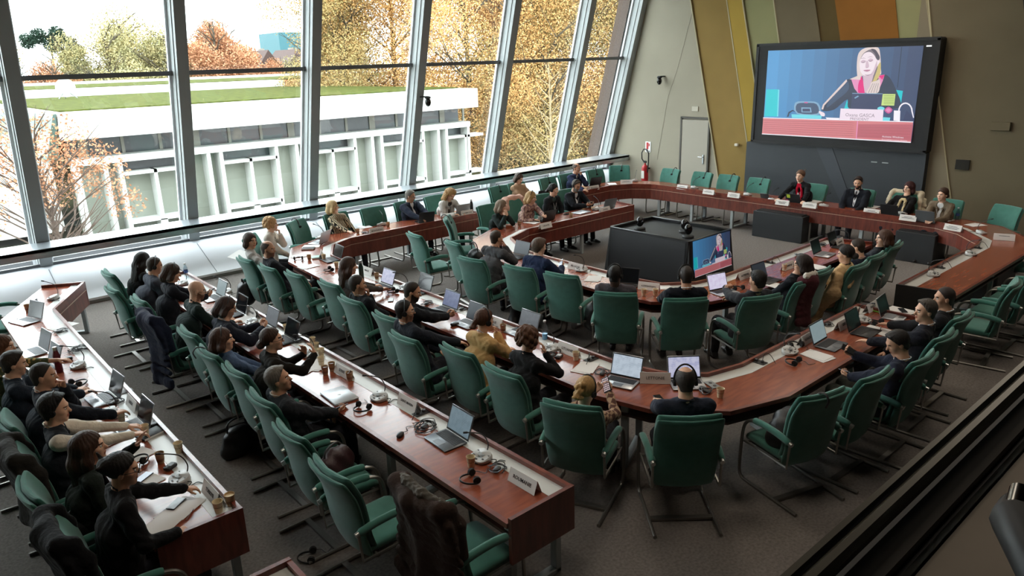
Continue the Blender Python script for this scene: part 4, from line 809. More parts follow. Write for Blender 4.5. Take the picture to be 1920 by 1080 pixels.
def fabric(col, pat=None):
    nm = 'cloth_%s_%s' % (col, pat or 'plain')
    if nm in MATS: return MATS[nm]
    m = mat(nm, col, rough=.92, spec=.15, var=.14, vscale=9, bump=.55, bscale=17, sheen=.04)
    if pat:
        nt = m.node_tree; b = nt.nodes['Principled BSDF']; tc = nt.nodes.new('ShaderNodeTexCoord'); r = nt.nodes.new('ShaderNodeValToRGB'); e = r.color_ramp.elements
        if pat == 'zebra':
            n = nt.nodes.new('ShaderNodeTexWave'); n.inputs['Scale'].default_value = 11; n.inputs['Distortion'].default_value = 7; n.inputs['Detail'].default_value = 1.5; n.inputs['Detail Scale'].default_value = .8; fac = n.outputs['Fac']; e[0].color = lin('1b1917'); e[1].color = lin('c9b89a'); e[0].position = .48; e[1].position = .56
        elif pat == 'plaid':
            n = nt.nodes.new('ShaderNodeTexChecker'); n.inputs['Scale'].default_value = 19; n.inputs['Color1'].default_value = (0, 0, 0, 1); n.inputs['Color2'].default_value = (1, 1, 1, 1); fac = n.outputs['Fac']; e[0].color = lin(col); e[1].color = lin('5c4038'); e[0].position = .3; e[1].position = .7
        elif pat == 'pinkplaid':
            n = nt.nodes.new('ShaderNodeTexNoise'); n.inputs['Scale'].default_value = 22; n.inputs['Detail'].default_value = 2; fac = n.outputs['Fac']; e[0].color = lin('7a5a5c'); e[1].color = lin('c0a294'); e[0].position = .42; e[1].position = .58
        elif pat == 'floral':
            n = nt.nodes.new('ShaderNodeTexVoronoi'); n.inputs['Scale'].default_value = 26; fac = n.outputs['Distance']; e[0].color = lin('c9a86a'); e[1].color = lin('4b5238'); e[0].position = .22; e[1].position = .42
        elif pat == 'stripe':
            n = nt.nodes.new('ShaderNodeTexWave'); n.inputs['Scale'].default_value = 7; n.bands_direction = 'Z'; fac = n.outputs['Fac']; e[0].color = lin(col); e[1].color = lin('b7b0a4'); e[0].position = .93; e[1].position = .98
        nt.links.new(tc.outputs['Object'], n.inputs[0]); nt.links.new(fac, r.inputs[0]); nt.links.new(r.outputs[0], b.inputs['Base Color'])
    return m
def hair_mat(c): return mat('hair_'+c, c, rough=.55, spec=.35, var=.30, vscale=30, bump=.5, bscale=120, stretch=(3, 3, .5))
EYE = MB(); EYE.ball((0, 0, 0), .0125, 12, 8); EYE_ME = None
def eye_mesh():
    b = MB(); b.ball((0, 0, 0), .0122, 12, 8); b.mi = 1; b.loft([[(r*math.cos(a), y, r*math.sin(a)) for a in [2*PI*k/12 for k in range(12)]] for r, y in ((.0066, .0104), (.0045, .0119), (.001, .0127))]); return b.mesh('eye', [mat('eye_white', 'd8d2ca', rough=.3), mat('iris_dark', '2a2019', rough=.2)])
EYE_ME = eye_mesh()
def headset_parts(root, R, t):
    M = Matrix(((R[0, 0], R[0, 1], R[0, 2], t[0]), (R[1, 0], R[1, 1], R[1, 2], t[1]), (R[2, 0], R[2, 1], R[2, 2], t[2]), (0, 0, 0, 1)))
    hm = mat('headset_black', '17181a', rough=.45); b = MB(); b.M = M
    b.tube([(.096*math.cos(a), -.012+.008*math.sin(a), .0+.146*math.sin(a)) for a in np.linspace(-.05, PI+.05, 18)], .0065, 6, flat=1.3); o = b.build('headset', hm, root)
    for s in (-1, 1): b = MB(); b.M = M; b.tube([(s*.080, -.01, -.008), (s*.100, -.01, -.008)], [.030, .027], 14); b.build('ear_pad', mat('ear_foam', '101011', rough=.9), o)
    return o
PERSONS = {}
def person(k, ch, head, look, sex, hair, skin, top, L, Rr, ex='', label='', beard=None, legs='dark', legcol='23242a', shoe=True, seatz=0.0):
    cx, cy, ca = CHAIRS[ch][:3] if isinstance(ch, str) else ch
    root = thing('person', label, 'person', (cx, cy, 0), face(ca)); man = sex == 'm'
    hr, hf, hz = head; Hd = np.array([hr, hf, hz]); RH = rotm(*look)
    N = Hd + np.array([0, -.030-.0012*look[1], -.146]); N[1] = max(N[1], -.215)
    pf = -.10 + max(-.06, min(.16, (hf+.10)*.25)); P = np.array([hr*.45, pf, .555]); C = P*.45+N*.55+np.array([0, -.035 if hf > -.05 else -.004, 0]); B = P*.72+N*.28+np.array([0, -.02 if hf > -.05 else .01, 0])
    if hf < -.12: P[1] = -.06
    sw = .190 if man else .162; up = N-C; up /= np.linalg.norm(up); tw = math.radians(look[0]*.25); rt = np.array([math.cos(tw), math.sin(tw), 0]); fw = np.cross(up, rt)*1.0
    SC = N-up*.062+fw*.004
    sh = {s: SC+rt*s*sw+np.array([0, 0, -.005]) for s in (-1, 1)}
    ua, fa = (.285, .255) if man else (.262, .235)
    arms = {}; SH0 = dict(sh)
    for s, spec in ((-1, L), (1, Rr)):
        pose, tg = spec[0], np.array(spec[1], float); pole = np.array([s*.75, -.35, -.75]) if len(spec) < 3 else np.array(spec[2], float)
        E, Wp = ik(sh[s], tg, ua, fa, pole); fd = Wp-E; fd /= np.linalg.norm(fd)
        if pose == 'table': y = np.array([fd[0], fd[1], 0])+1e-3; y /= np.linalg.norm(y); fr = frame(y+np.array([0, 0, -.08]), (0, 0, 1)); curl = (14, 20, 14)
        elif pose == 'type': y = np.array([fd[0]-s*.25, fd[1]+.2, 0]); fr = frame(y+np.array([0, 0, .05]), (0, 0, 1)); curl = (28, 32, 18)
        elif pose == 'chin': y = Hd+RH @ np.array([0, .09, -.10])-Wp; fr = frame(y+np.array([0, 0, .3]), fd+np.array([s*.6, .6, 0])); curl = (55, 75, 40)
        elif pose == 'face': y = np.array([-s*.25, -.15, 1.0]); fr = frame(y, (s*.6, 1, 0)); curl = (18, 25, 15)
        elif pose == 'phone': fr = frame(fd+np.array([0, 0, .25]), (s*.5, .35, -.9)); curl = (40, 48, 30)
        elif pose == 'reach': fr = frame(fd, (0, .1, 1)); curl = (22, 26, 16)
        elif pose == 'wave': fr = frame(np.array([-s*.2, .45, .9]), (s*.5, -.5, .4)); curl = (8, 12, 8)
        else: fr = frame(fd+np.array([-s*.3, 0, -.1]), (s*.3, .2, 1)); curl = (25, 30, 20)
        arms[s] = (E, Wp, fr, curl)
    nr = .056 if man else .047
    # ---- body: head, neck, torso core, arms and hands in one surface
    F = Field(.0075); F.chain([P, B, C, SC], [.06, .06, .055, .03], .02)
    F.cap(sh[-1], sh[1], .035, k=.03); F.cap(SC-up*.02, N, .035, nr, .03); F.fr(RH, Hd)
    w = 1.0 if man else .94
    F.ell((0, -.015, .036), (.074*w, .092*w, .088), .01).ell((0, .025, 0), (.062*w, .063, .078), .02).ell((0, .028, -.055), (.052*w, .056, .056), .03).ell((0, .066, -.094), (.020, .018, .018), .03)
    for s in (-1, 1): F.ell((s*.042, .050, -.016), (.021, .024, .02), .02); F.ell((s*.077*w, -.008, -.006), (.010, .019, .031), .008)
    F.cap((0, .080, .014), (0, .104, -.022), .008, .0125, .012).cap((-.028, .077, .028), (.028, .077, .028), .010, k=.02)
    for s in (-1, 1): F.ell((s*.031, .094, .007), (.016, .015, .010), .010, True)
    F.ell((0, .084, -.052), (.022, .011, .005), .006).ell((0, .083, -.063), (.019, .011, .006), .006)
    F.cap((0, -.022, -.05), tuple(RH.T @ (N-up*.02-Hd)), nr, nr+.004, .03); F.fr()
    for s in (-1, 1):
        E, Wp, fr, curl = arms[s]; F.chain([sh[s], E, Wp], [.045, .036, .024] if man else [.038, .031, .021], .02)
        g = 1.0 if man else .9; F.fr(fr, Wp)
        for i, x in enumerate((-.031, -.010, .011, .031)):
            x *= g*s*-1; F.cap((x*.55, .008, 0), (x, .078*g, 0), .0125*g, .0105*g, .012); L3 = (.062, .075, .080, .070)[3-i] if True else 0; L3 *= g; p = np.array([x, .080*g, 0]); an = 0
            for j, (cq, q) in enumerate(zip(curl, (.45, .32, .25))):
                an += math.radians(cq); n2 = p+np.array([x*.06, math.cos(an), -math.sin(an)])*L3*q; F.cap(p, n2, (.0095, .0088, .0082)[j]*g, (.0088, .0082, .0075)[j]*g, .004); p = n2
        F.chain([(-s*.018*g, .018, -.004), (-s*.047*g, .048*g, -.018), (-s*.050*g, .080*g, -.030)], [.013*g, .0105*g, .009*g], .008); F.fr()
    def bm(c):
        q = (c-Hd) @ RH; r = np.zeros(len(q)); x, y, z = q[:, 0], q[:, 1], q[:, 2]; ax_ = np.abs(x)
        if beard: r[(z < -.040+.62*np.maximum(0, .062-y)) & (z > -.122) & (y > .002) & ~((ax_ < .022) & (z > -.070) & (z < -.045)) & ((y > .045) | (ax_ > .045))] = 3
        r[(ax_ < .022) & (y > .078) & (z < -.047) & (z > -.069)] = 1; r[(ax_ > .013) & (ax_ < .047) & (y > .062) & (z > .020) & (z < .031)] = 2; return r
    link('body', F.mesh('body', skin_mats(skin, beard), matfn=bm), root)
    if look[1] < 20:
        for s in (-1, 1):
            p = Hd+RH @ np.array([s*.031, .0735, .0065]); o = link('eye', EYE_ME, root); o.matrix_local = Matrix(((*RH[0], p[0]), (*RH[1], p[1]), (*RH[2], p[2]), (0, 0, 0, 1)))
    # ---- upper clothing
    st, col = top[0], top[1]; pat = top[2] if len(top) > 2 else None; under = top[3] if len(top) > 3 else 'd9dade'
    cm = fabric(col, pat); suit = st in ('suit', 'blazer', 'vest', 'open')
    def torso(F, g, arms_on=True, sl=.93):
        hw = .085 if man else .075
        for c, w_, r in ((P+np.array([0, 0, -.02]), hw+.02, .122), (B, hw+.012, .116 if man else .102), (C, hw+.028, .118 if man else .104)): F.cap(c-rt*w_, c+rt*w_, r+g, k=.07)
        F.cap(P, B, .11+g, k=.08); F.cap(B, C, .11+g, k=.08)
        F.cap(sh[-1]*.93+SC*.07, sh[1]*.93+SC*.07, .068+g, k=.06); F.cap(SC+rt*.07-up*.005, N-up*.012, .060+g, .048+g, .05); F.cap(SC-rt*.07-up*.005, N-up*.012, .060+g, .048+g, .05)
        if not man: 
            for s in (-1, 1): F.ell(C+fw*.085+rt*s*.062-up*.03, (.052+g, .052+g, .055+g), .05)
        if arms_on:
            for s in (-1, 1):
                E, Wp = arms[s][:2]; e = E+(Wp-E)*sl; ra = (.067, .056, .042) if man else (.056, .047, .036); F.chain([sh[s], sh[s]*.5+E*.5, E, e], [ra[0]+g, ra[0]-.004+g, ra[1]+g, ra[2]+g], .025)
    ph = (hr*31+hf*17+hz*7) % 6.28
    def folds(a):
        return lambda X, Y, Z: a*(np.sin(46*Z+9*np.sin(13*X+ph)+6*np.sin(11*Y))*.5+np.sin(30*X+22*Y+35*Z+ph+3*np.sin(17*Z))*.5)
    if st == 'vest': sh = {s: sh[s]*.8+SC*.2 for s in (-1, 1)}
    J = Field(.010); sl = .93 if st != 'short' else .55
    torso(J, .0 if not suit else .006, st != 'vest', sl)
    if suit and st != 'vest': J.cap(P-rt*.10+np.array([0, 0, -.05]), P+rt*.10+np.array([0, 0, -.05]), .118, k=.05)
    if suit:
        a0 = N+fw*.085-up*.02; a1 = C+fw*.155-up*.10; J.cutcap(a0, a1, .050 if man else .058, .012 if man else .022, .008); J.cutcap(N+up*.045, N+up*.16, nr+.012, nr+.02, .01)
        for s in (-1, 1): J.chain([N-fw*.062+rt*s*.015+up*.008, N+rt*s*(nr+.018)-up*.018-fw*.01, N+rt*s*.045+fw*.085-up*.09, C+rt*s*.022+fw*.125-up*.06], [.014, .014, .014, .008], .012)
    else:
        J.cutcap(N+up*.05+fw*.012, N+up*.17, nr+.006, nr+.02, .008)
        J.chain([N+(math.cos(a)*rt*(nr+.008)+math.sin(a)*fw*(nr+.012))-up*(-.004+.022*math.sin(a)) for a in np.linspace(0, 2*PI, 11)], [.010]*11, .008)
        if st == 'collar':
            for s in (-1, 1): J.cap(N+rt*s*.02+fw*.055-up*.03, N+rt*s*.06+fw*.07-up*.075, .014, .008, .01)
    J.noise = folds(.0046); nm = {'suit': 'jacket', 'blazer': 'blazer', 'vest': 'waistcoat', 'open': 'jacket'}.get(st, 'top')
    link(nm, J.mesh(nm, cm), root)
    if suit:
        sh = SH0; U = Field(.0095); torso(U, -.006, st == 'vest', .97); ring = [N+(math.cos(a)*rt*(nr+.008)+math.sin(a)*fw*(nr+.012))-up*(-.016+.030*math.sin(a)) for a in np.linspace(0, 2*PI, 13)]
        U.chain(ring, [.0075]*13, .006)
        if st == 'suit':
            for s in (-1, 1): E, Wp = arms[s][:2]; U.cap(E+(Wp-E)*.92, E+(Wp-E)*.985, .033 if man else .028, k=.004)
        U.cutcap(N+up*.0, N+up*.16, nr+.002, nr+.004, .006); link('shirt', U.mesh('shirt', fabric(under)), root)
    if 'tie' in ex:
        T = Field(.008); T.cap(N+fw*(nr+.022)-up*.035, N+fw*(nr+.026)-up*.055, .013, .010, .004); T.chain([N+fw*(nr+.026)-up*.055, C+fw*.118-up*.02, B+fw*.118], [.010, .016, .020], .004); link('tie', T.mesh('tie', fabric(ex.split('tie')[1][:6])), root)
    if 'scarf' in ex:
        c = ex.split('scarf')[1][:6]; Sf = Field(.010); Sf.chain([N+(math.cos(a)*rt*(nr+.022)+math.sin(a)*fw*(nr+.022))-up*(.03+.03*math.sin(a)) for a in np.linspace(0, 2*PI, 13)], [.022]*13, .015)
        for s in (-1, 1): Sf.chain([N+rt*s*.05+fw*.085-up*.09, C+rt*s*.055+fw*.130-up*.05, B+rt*s*.05+fw*.125], [.026, .026, .022], .02)
        Sf.noise = folds(.004); link('scarf', Sf.mesh('scarf', fabric(c)), root)
    if 'lan' in ex:
        b = MB(); b.tube([N-rt*.06-up*.03, N-rt*.05+fw*.10-up*.10, C+fw*.142-up*.03, B+fw*.132-up*.0], .004, 5); b.tube([N+rt*.06-up*.03, N+rt*.05+fw*.10-up*.10, C+fw*.142-up*.03], .004, 5); o = b.build('lanyard', mat('lanyard_pale', 'c9ccd0', rough=.7), root)
        q = B+fw*.136-up*.02; b = MB(); b.box((q[0], q[1], q[2]), (.07, .006, .09)); b.build('badge', mat('badge_white', 'e6e6e4', rough=.5), o)
    # ---- trousers and shoes
    if shoe:
        K = Field(.014); knees = {}
        for s in (-1, 1):
            kn = np.array([P[0]+s*.11, P[1]+.44, .53]); an = np.array([P[0]+s*.11, kn[1]+.03, .10])
            if legs == 'cross' and s == 1: kn = np.array([P[0]+.02, P[1]+.44, .62]); an = np.array([P[0]-.12, kn[1]+.26, .34])
            if legs == 'out': an = np.array([P[0]+s*.13, kn[1]+.22, .10])
            K.chain([P+np.array([s*.085, .02, -.02]), kn, an], [.098 if man else .092, .068, .048], .04); knees[s] = (kn, an)
        K.cap(P-rt*.07, P+rt*.07, .105, k=.05); K.noise = folds(.004); link('trousers', K.mesh('trousers', fabric(legcol)), root)
        for s in (-1, 1):
            kn, an = knees[s]; d = np.array([s*.12, 1, 0.0]); z = an[2]-.055
            if legs == 'cross' and s == 1: d = np.array([-.3, .8, -.45])
            d /= np.linalg.norm(d); h_ = an+np.array([0, -.02, -.05]); to = an+d*.17+np.array([0, 0, -.062]); Sx = Field(.011); Sx.chain([h_, an*.5+to*.5+np.array([0, 0, -.02]), to], [.036, .038, .03], .02).cap(an, h_, .040, k=.02); link('shoe', Sx.mesh('shoe', mat('shoe_black', '161515', rough=.35)), root)
    # ---- hair, headset, glasses
    if hair[0] != 'bald': link('hair', hair_field(hair[0], RH, Hd).mesh('hair', hair_mat(hair[1])), root)
    if 'hs' in ex: headset_parts(root, RH, Hd)
    if 'gl' in ex:
        M = Matrix(((*RH[0], Hd[0]), (*RH[1], Hd[1]), (*RH[2], Hd[2]), (0, 0, 0, 1))); b = MB(); b.M = M
        for s in (-1, 1): b.tube([(s*.032+.023*math.cos(a), .102-.012*abs(math.cos(a))*0, .004+.017*math.sin(a)) for a in np.linspace(0, 2*PI, 14)[:-1]], .0024, 5, closed=True); b.tube([(s*.055, .102, .008), (s*.078, .04, .006), (s*.080, -.01, .004)], .0024, 5)
        b.tube([(-.009, .104, .008), (.009, .104, .008)], .0024, 5); b.build('glasses', mat('frame_black', '121212', rough=.3), root)
    if 'scrunch' in ex: q = Hd+RH @ np.array([0, -.120, -.012]); b = MB(); b.ball(tuple(q), .028, 10, 6); b.build('scrunchie', fabric('3a3230'), root)
    PERSONS[k] = (root, arms, Hd, RH, N, C, fw, rt, up); return root
TBL = lambda s, f=.44, x=.17, z=.795: ('table', (s*x, f, z))
TYP = lambda s, f=.46, x=.12, z=.80: ('type', (s*x, f, z))
LAP = lambda s, f=.22, x=.12, z=.68: ('lap', (s*x, f, z))
PH = lambda s, f=.34, x=.08, z=.78: ('phone', (s*x, f, z))
def chin(s, h, dx=.03): return ('chin', (h[0]+s*dx, h[1]+.13, h[2]-.17))
def fc(s, h): return ('face', (h[0]+s*.05, h[1]+.13, h[2]-.16))
def P_(k, ch, h, *a, **kw): return person(k, ch, h, *a, **kw)
# left foreground table
P_('P1', 'a6', (-.12, .06, 1.27), (-18, 8, 0), 'f', ('updo', '17120f'), 'tan', ('blazer', '141416', None, '1c1a1a'), ('reach', (-.32, .50, .84)), ('lap', (.13, .27, .80)), 'gl', 'person with dark pinned-up hair and black jacket reaching to a console, nearest left')
P_('P2', 'a5', (.0, .05, 1.22), (-22, -2, 0), 'f', ('xlong', '3d261a'), 'light', ('plain', '1d2420'), ('wave', (-.14, .38, 1.05)), LAP(1), '', 'person with very long brown hair and one hand raised, left foreground')
P_('P3', 'a4', (-.12, -.06, 1.28), (-22, 6, 0), 'm', ('thick', '14110f'), 'light', ('vest', '22252b', None, 'd8cfc0'), ('reach', (-.20, .46, .90)), ('reach', (.05, .46, .92)), 'hs', 'person in dark waistcoat over white shirt sleeves, black hair, left foreground')
P_('P4', 'a3', (-.18, -.02, 1.30), (-22, 4, 0), 'm', ('crop', '2a2420'), 'tan', ('suit', '1c2029'), chin(-1, (-.18, -.02, 1.30)), ('type', (.10, .55, .80)), '', 'person in navy suit with cropped hair, one hand at mouth and one on laptop')
P_('P5', 'a2', (-.15, -.05, 1.24), (-10, 10, 0), 'm', ('short', '2b211b'), 'light', ('blazer', '252d38'), TYP(-1), ('type', (.06, .50, .81)), '', 'person in dark navy sleeve typing, mostly cut by the left picture edge')
P_('P6', 'a1', (-.04, .02, 1.25), (-25, 5, 0), 'f', ('bob', '5a3a26'), 'light', ('short', '6b6a48', 'floral'), ('reach', (.02, .52, .98)), LAP(1), '', 'person in floral blouse stretching a bare arm to a laptop at left edge')
# long straight table
P_('P7', 'b0', (.10, .10, 1.17), (8, 18, 0), 'f', ('long', '1d1613'), 'light', ('plain', '1a1a1c'), TYP(-1), TYP(1), '', 'person with long dark hair in black, farthest at the straight table by the ledge')
P_('P8', 'b1', (-.06, .23, 1.25), (-12, 14, 0), 'm', ('crop', '3b2c24'), 'tan', ('suit', '3c404a'), TYP(-1, .5), TYP(1, .5), 'hs', 'person in charcoal suit with headset, second from the window at the straight table')
P_('P9', 'b2', (-.14, .13, 1.28), (-12, 20, 0), 'f', ('shaggy', '3a251a'), 'light', ('blazer', '1d1f27'), PH(-1, .46, .02, .92), PH(1, .46, .06, .92), 'hs', 'person with brown bob and headset in dark navy holding something near the bottle')
P_('P10', 'b3', (-.08, .21, 1.25), (-16, 14, 0), 'm', ('bald', '000000'), 'fair', ('plain', '1e2b2a'), TYP(-1, .5), TYP(1, .52), 'gl', 'bald person with glasses in dark green sweater at an open laptop', beard='stubble')
P_('P11', 'b4', (.0, .10, 1.23), (-25, 22, 0), 'm', ('shaggy', '43302a'), 'light', ('suit', '20242f'), PH(-1, .46, .04, .90), PH(1, .44, .10, .90), 'hs gl', 'person with shaggy brown hair and headset in navy suit, fiddling with both hands')
P_('P12', 'b5', (.08, -.22, 1.18), (-22, 2, 0), 'f', ('bob', '4a3126'), 'light', ('collar', '4c5f7c'), LAP(-1), LAP(1), 'hs', 'person with wavy brown hair in blue denim jacket, leaning back')
P_('P13', 'b6', (-.02, .05, 1.25), (-28, -2, 0), 'f', ('bun', '3a2519'), 'light', ('plain', '1c1916'), ('face', (.0, .36, 1.02)), ('face', (.16, .40, 1.05)), 'gl', 'person in glasses and black top holding both hands up before her laptop')
P_('P14', 'b7', (.05, -.20, 1.20), (-30, -8, 0), 'm', ('short', '6e6861'), 'tan', ('suit', '25272c', None, 'cfc6c0'), LAP(-1, .20, .0, .70), ('phone', (.14, .36, .70)), 'tie7a2f33', 'grey-haired person in dark suit and patterned red tie with phone in lap')
# outer ring, long left side and corner
P_('P15', 'c0', (-.20, -.16, 1.28), (-72, 4, 0), 'f', ('bob', '3f2b22'), 'light', ('plain', 'a9a4a0'), LAP(-1), ('phone', (.16, .02, 1.12)), '', 'person with brown hair in pale grey glancing back and holding a white sheet')
P_('P16', 'c1', (-.26, -.20, 1.26), (-48, 6, 0), 'm', ('balding', '3a2d26'), 'tan', ('suit', '202228'), LAP(-1), LAP(1, .20, .06, .72), '', 'balding bearded person in dark suit with legs crossed near the window', beard='stubble', legs='cross')
P_('P17', 'h0', (-.10, .02, 1.25), (10, 4, 0), 'f', ('curly', 'c7a071'), 'fair', ('blazer', 'ddd6cc', None, 'c9c2b8'), chin(1, (-.10, .02, 1.25)), LAP(-1, .25), '', 'blonde person in cream white jacket resting chin on hand by the window')
P_('P18', 'c3', (.0, -.03, 1.23), (-20, 8, 0), 'f', ('long', '40281c'), 'light', ('plain', '524d4c'), TYP(-1), TYP(1), '', 'person with long brown hair in grey-brown knit before a bright laptop screen')
P_('P19', 'c4', (.0, -.24, 1.23), (-22, 6, 0), 'm', ('crop', '2f2822'), 'tan', ('suit', '1d2026'), LAP(-1), chin(1, (.0, -.24, 1.23)), '', 'short-haired person in dark suit pressing a fist to the chin, outer table', beard='stubble')
P_('P20', 'c5', (-.04, .05, 1.25), (-42, 14, 0), 'm', ('crop', '2a2019'), 'tan', ('suit', '1b1d22'), PH(-1, .48, .0, .86), PH(1, .46, .06, .86), '', 'bearded person in black suit holding a phone over an open laptop', beard='dark')
P_('P21', 'c6', (-.16, -.22, 1.28), (-30, 4, 0), 'm', ('crop', '14100e'), 'light', ('suit', '20242d'), LAP(-1), ('reach', (.12, .26, .86)), 'hs gl', 'young person with glasses and headset in navy suit, one hand out over the armrest', beard='stubble', legs='cross')
P_('P22', 'c7', (-.06, .06, 1.25), (-4, 8, 0), 'f', ('pony', '4d2f20'), 'light', ('blazer', 'bd9866'), TBL(-1, .42), chin(1, (-.06, .06, 1.25)), 'hs scrunch', 'person in tan blazer with ponytail, scrunchie and headset')
P_('P23', 'c8', (-.05, .05, 1.25), (-6, 10, 0), 'f', ('curly', '5b3c28'), 'light', ('plain', '1d1d1f'), TBL(-1, .40), fc(1, (-.02, .05, 1.25)), 'hs', 'curly-haired person in black top with hand held to face and headset')
P_('P24', 'c9', (.06, -.14, 1.10), (-14, 22, 0), 'f', ('braid', 'b08a55'), 'fair', ('collar', 'a88c72', 'plaid'), ('phone', (.02, .22, .93)), ('phone', (.16, .24, .93)), 'hs', 'blonde person with plaited hair in plaid jacket reading a phone, centre front')
P_('P25', 'c10', (.02, -.06, 1.24), (-3, 14, 0), 'm', ('balding', '2e2722'), 'light', ('collar', '262c3a'), TYP(-1, .45), TYP(1, .45), 'hs', 'balding person in navy shirt with headset, seen from behind at the outer bend')
# outer ring, right arm
P_('P26', 'd2', (-.10, -.15, 1.18), (42, 26, 0), 'm', ('short', '191412'), 'tan', ('suit', '1c2030'), ('phone', (-.14, .24, .72)), ('phone', (.06, .30, .88)), '', 'young person in navy suit bent over two phones at the right end of the table', legcol='4a4d48')
P_('P27', 'd3', (.06, -.13, 1.25), (48, 2, 0), 'm', ('short', '4c4641'), 'light', ('suit', '191b24'), ('table', (-.12, .42, .80)), LAP(1), '', 'short grey-haired person in dark suit seen in profile at right, ear in view')
P_('P28', 'd4', (.0, -.16, 1.22), (38, 4, 0), 'm', ('crop', '2c2320'), 'tan', ('suit', '17181c'), TBL(-1), LAP(1), '', 'dark-clothed person with shaved head at the far right end of the outer table')
# inner ring
P_('P29', 'j2', (-.03, .25, 1.25), (-14, 4, 0), 'm', ('crop', '3a2a20'), 'tan', ('blazer', '47474a', None, '55565a'), fc(-1, (-.03, .25, 1.25)), fc(1, (-.03, .25, 1.25)), '', 'person in dark grey jacket with both hands clasped before his face')
P_('P30', 'j3', (-.02, .17, 1.24), (-26, 10, 0), 'm', ('thick', '56453a'), 'fair', ('blazer', '1f2a45'), TBL(-1, .42), PH(1, .50, .14, .88), 'gl', 'brown-haired person with glasses in navy blazer reading a white phone')
P_('P31', 'j5', (-.02, -.26, 1.27), (-10, 6, 0), 'm', ('crop', '120e0c'), 'dark', ('blazer', '4c484e', None, 'b9b4b4'), TYP(-1), LAP(1), 'hs', 'person with close-cut black hair and headset in grey-purple jacket, inner bend')
P_('P32', 'j6', (.04, -.16, 1.29), (-2, 10, 0), 'm', ('crop', '2a211c'), 'tan', ('suit', '191c25'), TBL(-1), TBL(1), 'hs', 'dark-suited person with headset seen from behind facing the black block')
P_('P33', 'j7', (.0, -.24, 1.23), (18, 6, 0), 'm', ('short', '15110f'), 'tan', ('plain', '33353b'), ('chin', (-.08, .30, 1.0)), TYP(1, .36, .02, .82), '', 'black-haired person in grey sweater at the silver laptop, inner table')
P_('P34', 'j8', (.04, -.28, 1.25), (24, 4, 0), 'f', ('bob', '241a17'), 'light', ('plain', '1f2229'), LAP(-1), LAP(1), 'gl', 'dark-bobbed person with glasses in black in profile, inner table right')
P_('P35', 'j10', (-.10, -.20, 1.20), (14, 10, 0), 'f', ('bun', '1f1715'), 'light', ('open', 'cfac80', None, '2a2626'), LAP(-1), LAP(1), '', 'dark-haired person with long tan coat over the shoulders, inner table right')
P_('P36', 'j11', (-.20, -.16, 1.18), (10, 16, 0), 'm', ('crop', '33271f'), 'light', ('suit', '1c2130', None, 'b98f90'), LAP(-1), LAP(1), '', 'cropped-hair person in navy suit just right of the tan coat, looking down')
P_('P37', 'j12', (-.22, -.26, 1.18), (34, 2, 0), 'f', ('bob', '4a3022'), 'fair', ('plain', '22252b'), LAP(-1), LAP(1), '', 'brown-haired person in profile at the right tip of the inner table')
# inner ring, window side
P_('P38', 'i1', (.22, .36, 1.17), (40, 8, 0), 'f', ('bob', '7d6a58'), 'fair', ('plain', '26302f'), fc(-1, (.26, .38, 1.17)), fc(1, (.22, .38, 1.17)), '', 'grey-blonde person in dark green top with both hands clasped at her mouth')
P_('P39', 'i2', (.06, .24, 1.20), (34, 12, 0), 'f', ('bob', 'ad8a5c'), 'fair', ('collar', 'a08080', 'pinkplaid'), ('reach', (.05, .58, .90)), TBL(1, .42), 'hs', 'blonde person in pink tweed jacket with arm stretched to her laptop')
P_('P40', 'i3', (.0, .06, 1.23), (26, 8, 0), 'f', ('pony', '1b1513'), 'fair', ('blazer', '1d2024', None, '3a4a48'), LAP(-1), LAP(1), 'hs lan', 'dark-haired person in black jacket wearing headphones, inner table window side')
P_('P41', 'i4', (.04, .04, 1.22), (-2, 22, 0), 'm', ('short', '4a4038'), 'tan', ('suit', '1c1f25'), PH(-1, .40, .06, .84), PH(1, .40, .12, .84), 'hs lan', 'bearded person in dark suit with headphones and lanyard looking at a phone', beard='grey')
# outer ring, window side
P_('P42', 'g1', (.08, -.14, 1.21), (4, 24, 0), 'f', ('bob', '4b3a30'), 'fair', ('collar', 'b3957a'), LAP(-1), LAP(1), 'hs', 'person in beige jacket with headphones looking down by the window')
P_('P43', 'g3', (-.06, -.04, 1.24), (14, 10, 0), 'm', ('balding', '5a4a3e'), 'tan', ('suit', '272f49'), chin(-1, (-.06, -.04, 1.24)), TBL(1, .40), 'tie23283c', 'person in navy suit and tie resting chin on hand in the far window corner')
P_('P44', 'h2', (.06, -.30, 1.22), (58, 2, 0), 'f', ('bob', 'd0b283'), 'fair', ('plain', '2a2622', 'zebra'), LAP(-1), TBL(1, .42), '', 'blonde person in zebra-striped blouse by the window, turned away')
P_('P45', 'h4', (.0, -.12, 1.22), (38, 16, 0), 'm', ('short', '77726c'), 'tan', ('suit', '252b3a'), TYP(-1), TYP(1), 'gl', 'grey-haired person in navy suit at a black laptop by the window')
P_('P46', 'h5', (.06, .33, 1.20), (2, 38, 0), 'f', ('curlylong', 'b08a5c'), 'fair', ('blazer', 'd3d0cc', None, '3c3531'), TYP(-1, .50), TYP(1, .50), '', 'person with long curly blonde hair in white jacket bent over the table')
